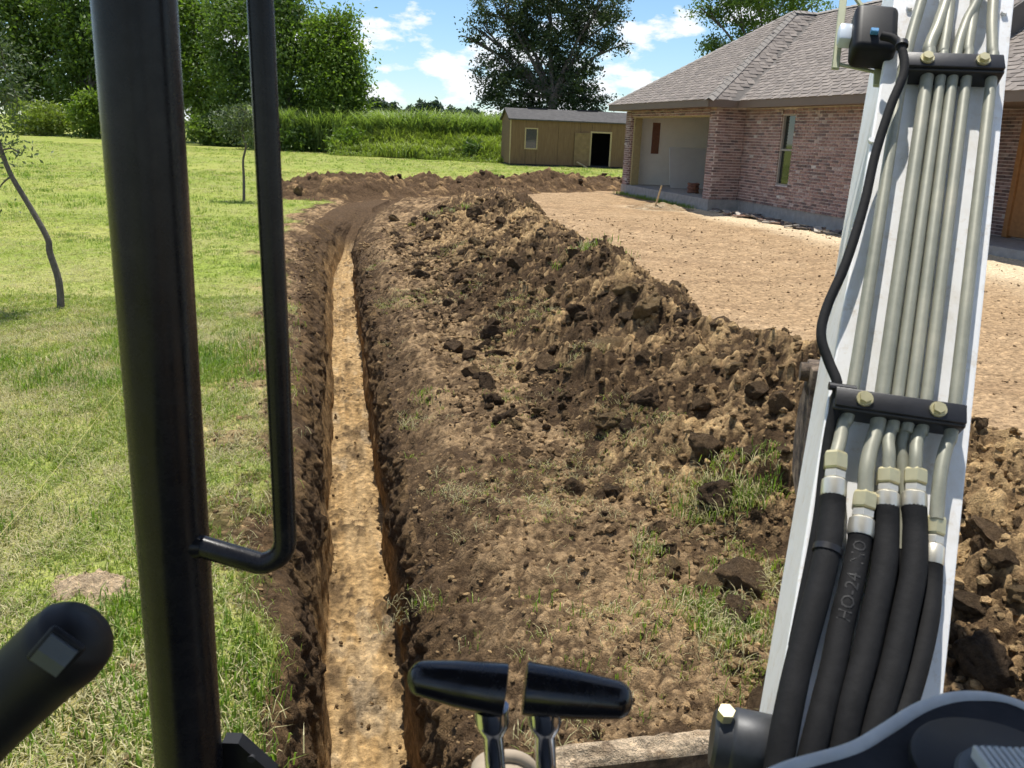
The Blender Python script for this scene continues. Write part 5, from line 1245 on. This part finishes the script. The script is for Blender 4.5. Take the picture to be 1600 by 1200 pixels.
# --- arm and bucket beyond the boom
bkt = P(1330, 690, 3.2); pin = P(1412, 560, 3.45)
ad = unit(pin - tip); an_ = unit(np.cross(bl, ad)); m = MB(); m.box((tip + pin) / 2, (.055, np.linalg.norm(pin - tip) / 2 + .05, .07), [bl, ad, an_]); m.build('arm', 'white_paint', ex)
xb = unit(np.array([bl[0], bl[1], 0])); yb = np.cross(UPV, xb); c = bkt
prof = [(-.02, .19), (.12, .17), (.21, .07), (.23, -.08), (.15, -.19), (-.02, -.22), (-.15, -.17)]
bw_ = .17
m = MB()
for sgn in (-1, 1):
    q = c + xb * bw_ * sgn; m.prism([q + yb * a + UPV * b for a, b in prof], xb * .022 * -sgn)
for i in range(len(prof) - 2):
    (a0, b0), (a1, b1) = prof[i], prof[i + 1]; pA, pB = c + yb * a0 + UPV * b0, c + yb * a1 + UPV * b1; nrm = unit(np.cross(xb, pB - pA))
    m.add([pA - xb * bw_ * .86, pA + xb * bw_ * .86, pB + xb * bw_ * .86, pB - xb * bw_ * .86] + [w + nrm * .018 for w in (pA - xb * bw_ * .86, pA + xb * bw_ * .86, pB + xb * bw_ * .86, pB - xb * bw_ * .86)], [(0, 1, 2, 3), (7, 6, 5, 4), (0, 4, 5, 1), (2, 6, 7, 3), (1, 5, 6, 2), (0, 3, 7, 4)])
bucket = m.build('bucket', 'muddy_steel', ex)
for i in range(4):
    q = c + xb * (-.14 + .093 * i) + yb * -.15 + UPV * -.18; m = MB(); m.prism([q, q + xb * .04, q + xb * .03 - yb * .10 - UPV * .03, q + xb * .01 - yb * .10 - UPV * .03], UPV * .03); m.build('bucket_tooth', 'muddy_steel', bucket)
q = c + yb * .06 + UPV * .20
m = MB(); m.rbox(q - xb * (bw_ - .03), (.03, .09, .06), [xb, yb, UPV], .01, 2); m.rbox(q + xb * (bw_ - .03), (.03, .09, .06), [xb, yb, UPV], .01, 2); m.tube([q - xb * (bw_ + .03) + UPV * .03, q + xb * (bw_ + .03) + UPV * .03], .035, 14); m.build('bucket_hinge', 'muddy_steel', bucket)
# --- roll bar post and grab handle
pb = P(210, 0, .835); px_, py_ = pb[0], pb[1]
PRAD = .0385
m = MB(); m.tube([(px_, py_, .72), (px_, py_, 1.2), (px_, py_, 1.8), (px_, py_, 2.36)], PRAD, 40); post = m.build('roll_bar_post', 'black_paint', ex)
hd = .0124
def at_y(u, v, y): r = ray(u, v); return CC + r * (y / r[1])
hy = py_ - .012
ht = at_y(402, -60, hy); hb = at_y(446, 850, hy); hx = (ht[0] + hb[0]) / 2
pz = at_y(335, 850, py_)[2]
root_ = np.array([px_ + PRAD * .8, py_ - .012, pz + .004]); dirx = hb - root_
crn = np.array([hb[0], hy, at_y(440, 886, hy)[2]])
R_ = .020
pth = [np.array([px_ + .02, py_ - .008, pz + .006]), root_, crn - np.array([R_ * 1.5, 0, -R_ * .18])]
for q in np.linspace(0, 1, 7)[1:]:
    a = q * math.pi / 2; pth.append(crn + np.array([-R_ * 1.5 + R_ * 1.5 * math.sin(a), 0, R_ * .18 + R_ * 1.5 * (1 - math.cos(a))]))
pth += [np.array([(ht[0] * .25 + hb[0] * .75), hy, hb[2] + .25]), np.array([ht[0], hy, 1.95]), np.array([ht[0] - .005, hy, 2.15]), np.array([ht[0] - .06, hy, 2.20]), np.array([px_, py_, 2.21])]
m = MB(); m.tube(pth, hd, 22, True); m.build('grab_handle', 'black_paint', ex)
m = MB(); m.tube([root_ - np.array([.012, 0, 0]), root_ + np.array([.006, 0, -.001])], [hd * 1.45, hd * 1.05], 20); m.build('weld_bead', 'black_paint', post)
g0 = at_y(372, 1162, py_ + .02); g1 = at_y(428, 1212, py_ + .02); m = MB(); m.prism([g0 - np.array([.02, 0, 0]), g0, g1, g1 + np.array([.02, 0, -.10]), g0 + np.array([-.02, 0, -.2])], np.array([0, .02, 0])); gp = m.build('gusset_plate', 'black_plastic', ex)
p = at_y(392, 1187, py_ + .018); m = MB(); m.tube([p, p + np.array([0, .004, 0])], .005, 12); m.build('gusset_hole', 'canvas_black', gp)
# --- travel levers
def lever(big, small, rb, rs, stem_top, stem_px, dep, lab=None):
    b, s = P(*big, dep), P(*small, dep); d = s - b; L = np.linalg.norm(d); ax = d / L; e_ = empty
    prof = [(0, rb * .90), (.006, rb * .985), (.02, rb), (.5, (rb + rs) / 2 + .0010), (.86, rs * 1.06)]
    cx, cr = [b + d * q for q, _ in prof], [r for _, r in prof]
    for q in np.linspace(0, 1, 8)[1:]:
        a = q * math.pi / 2; cx.append(b + d * .86 + ax * (L * .16) * math.sin(a)); cr.append(max(rs * 1.06 * math.cos(a), .0004))
    m = MB(); m.tube(cx, cr, 36); g = m.build('lever_grip', 'knob_black', ex, 50)
    t0, t1 = P(*stem_top, dep), P(*stem_px, dep + .012); dn = unit(t1 - t0)
    m = MB(); m.tube([t0, t0 + dn * .012, t0 + dn * .018, t0 + dn * .024, t1, t1 + dn * .35], [.0135, .0135, .012, .0082, .0080, .0080], 24); m.build('lever_stem', 'chrome', g)
lever((790, 1079), (640, 1057), .0208, .0130, (768, 1105), (774, 1200), .69)
lever((819, 1075), (985, 1096), .0205, .0140, (850, 1105), (853, 1200), .69)
pd = P(782, 1222, .86); m = MB(); m.rbox(pd, (.030, .045, .030), [CR, unit(CF - UPV * .2), UPV], .022, 5); ped = m.build('foot_pedal', 'pedal_tan', ex)
m = MB(); m.tube([pd + CR * (.028 * math.cos(a) + .006) + UPV * (.010 + .030 * math.sin(a)) - CF * .020 for a in np.linspace(-.5, 2.2, 14)], .006, 10, True); m.build('pedal_rim', 'pedal_tan', ped)
# --- left joystick
jp = [(-190, 1310, .60), (-95, 1205, .60), (-20, 1125, .60), (55, 1052, .60), (100, 1012, .598), (122, 988, .597), (135, 973, .596), (141, 966, .596)]
m = MB(); m.tube([P(*q) for q in jp], [.028, .0275, .0275, .0290, .0305, .0280, .0190, .006], 36, True, 4, squash=.96); js = m.build('joystick', 'black_plastic', ex, 60)
jn = unit(CC - P(108, 975, .6)); ja = unit(P(140, 952, .6) - P(90, 1010, .6)); jn = unit(jn - ja * (jn @ ja)); jb = np.cross(ja, jn); jc = P(104, 1000, .598) + jn * .0285 + ja * .004
m = MB(); m.rbox(jc - jn * .002, (.014, .013, .003), [ja, jb, jn], .003, 3); m.build('thumb_plate', 'black_plastic', js)
m = MB(); m.prism([jc + ja * a * .8 + jn * h for a, h in ((-.013, .001), (-.013, .004), (0, .0075), (.013, .004), (.013, .001))], jb * .020); sw_ = m.build('rocker_switch', 'switch_grey', js)
for v in sw_.data.vertices: v.co -= Vector(jb * .010)
# --- right control pod
zp = 1.395
ol = [(1190, 1215), (1240, 1194), (1330, 1168), (1385, 1137), (1440, 1103), (1495, 1087), (1555, 1089), (1610, 1108), (1670, 1150), (1700, 1230), (1690, 1330), (1500, 1360), (1300, 1340)]
op = [G(u, v, zp) for u, v in ol]; n_ = len(op); sp_, _ = spline([np.array(q) for q in op + op[:1]], [1] * (n_ + 1), 6); sp_ = sp_[:-1]; cen = np.mean(sp_, axis=0)
m = MB(); rings = [(1.0, -.075), (1.0, -.010), (.985, -.003), (.955, 0.0), (.93, -.001)]
vs, fs = [], []; kk_ = len(sp_)
for sc_, dz in rings: vs += [cen + (q - cen) * sc_ + UPV * dz for q in sp_]
for i in range(len(rings) - 1): fs += [(i * kk_ + j, i * kk_ + (j + 1) % kk_, (i + 1) * kk_ + (j + 1) % kk_, (i + 1) * kk_ + j) for j in range(kk_)]
fs += [tuple((len(rings) - 1) * kk_ + j for j in range(kk_)), tuple(reversed(range(kk_)))]
m.add(vs, fs, True); pod = m.build('control_pod', 'pod_dark', ex, 60)
m = MB(); m.tube([cen + (q - cen) * 1.0 + UPV * -.004 for q in sp_] + [cen + (sp_[0] - cen) + UPV * -.004], .0060, 10, False); m.build('pod_rim', 'pod_light', pod)
dc = G(1562, 1215, zp + .002); m = MB(); m.tube([dc, dc + UPV * .005, dc + UPV * .007], [.050, .049, .046], 48); m.build('dial_ring', 'black_plastic', pod)
m = MB(); m.tube([dc + UPV * .008 + np.array([0, -.015, 0]), dc + UPV * .011 + np.array([0, -.015, 0])], [.032, .030], 40); m.build('dial_face', 'switch_grey', pod)
for i in range(9):
    q = dc + UPV * .014 + np.array([-.016 + .004 * i, -.012, 0]); m = MB(); m.rbox(q, (.0015, .016, .005), None, .0008, 1); m.build('thumbwheel_rib', 'pod_light', pod)
m = MB(); m.tube([cen - UPV * .075 + np.array([.02, -.02, 0]), cen + np.array([.02, -.04, -.62])], .05, 16); m.build('pod_stalk', 'deck_dark', ex)
# --- dozer blade with caked soil, and the hidden carriage
q0, q1 = G(868, 1200, .45), G(1110, 1172, .45); bd = unit(q1 - q0); q1 = q0 + bd * .95; bb_ = np.cross(UPV, bd)
m = MB(); m.prism([q0 + UPV * .0, q0 + bb_ * .05 + UPV * .0, q0 + bb_ * .09 - UPV * .2, q0 + bb_ * .05 - UPV * .40, q0 - UPV * .40, q0 + bb_ * .045 - UPV * .2], bd * .95); blade = m.build('dozer_blade', 'muddy_steel', ex)
VV = []; nu, nv = 120, 14
uu, vv = np.meshgrid(np.linspace(0, .94, nu), np.linspace(-1, 1, nv), indexing='ij'); l1, _ = lumps(uu * 28 + 5, vv * 1.6 + 5, 801, fill=.6); cz = np.sqrt(np.maximum(1 - vv ** 2, 0)) * (.022 + .014 * fbm(uu * 9, vv * 2, 3, 802)) + .022 * l1 * np.maximum(1 - vv ** 2, 0) - .004
pts = q0[None, None] + bd * uu[..., None] + bb_ * (.028 + .034 * vv)[..., None] + UPV * cz[..., None]
cc_ = lerp3(np.broadcast_to(np.array([.50, .39, .27]), uu.shape + (3,)), (.20, .14, .09), np.clip(l1 * 1.5, 0, .8)); np_mesh('caked_soil', pts.reshape(-1, 3) - np.array(ORG[ex.name]), gridfaces(nu, nv), 'soil', blade, col=cc_.reshape(-1, 3))
m = MB(); m.rbox((.12, -.20, .71), (.62, .80, .035), None, .02, 2); m.build('deck', 'deck_dark', ex)
for x in (-.48, .66):
    m = MB(); m.rbox((x, -.55, .235), (.15, .95, .235), None, .12, 5); m.build('track', 'canvas_black', ex)
m = MB(); m.tube([(.1, -.5, .25), (.1, -.5, .69)], .30, 28); m.box((.1, -.5, .30), (.5, .35, .08)); m.build('undercarriage', 'deck_dark', ex)
m = MB(); m.rbox((-.40, .10, .92), (.10, .30, .18), None, .03, 2); m.tube([(-.40, .2, 1.08), P(-190, 1310, .60)], .03, 14); m.build('console', 'deck_dark', ex)
m = MB(); m.rbox((.16, -.10, 2.39), (.62, 1.02, .03), None, .02, 2); m.build('canopy', 'canvas_black', ex)
m = MB(); m.tube([(.74, -.9, .72), (.74, -.9, 2.37)], PRAD, 24); m.build('roll_bar_post', 'black_paint', ex)
m = MB(); m.tube([(px_, -.9, .72), (px_, -.9, 2.37)], PRAD, 24); m.build('roll_bar_post', 'black_paint', ex)
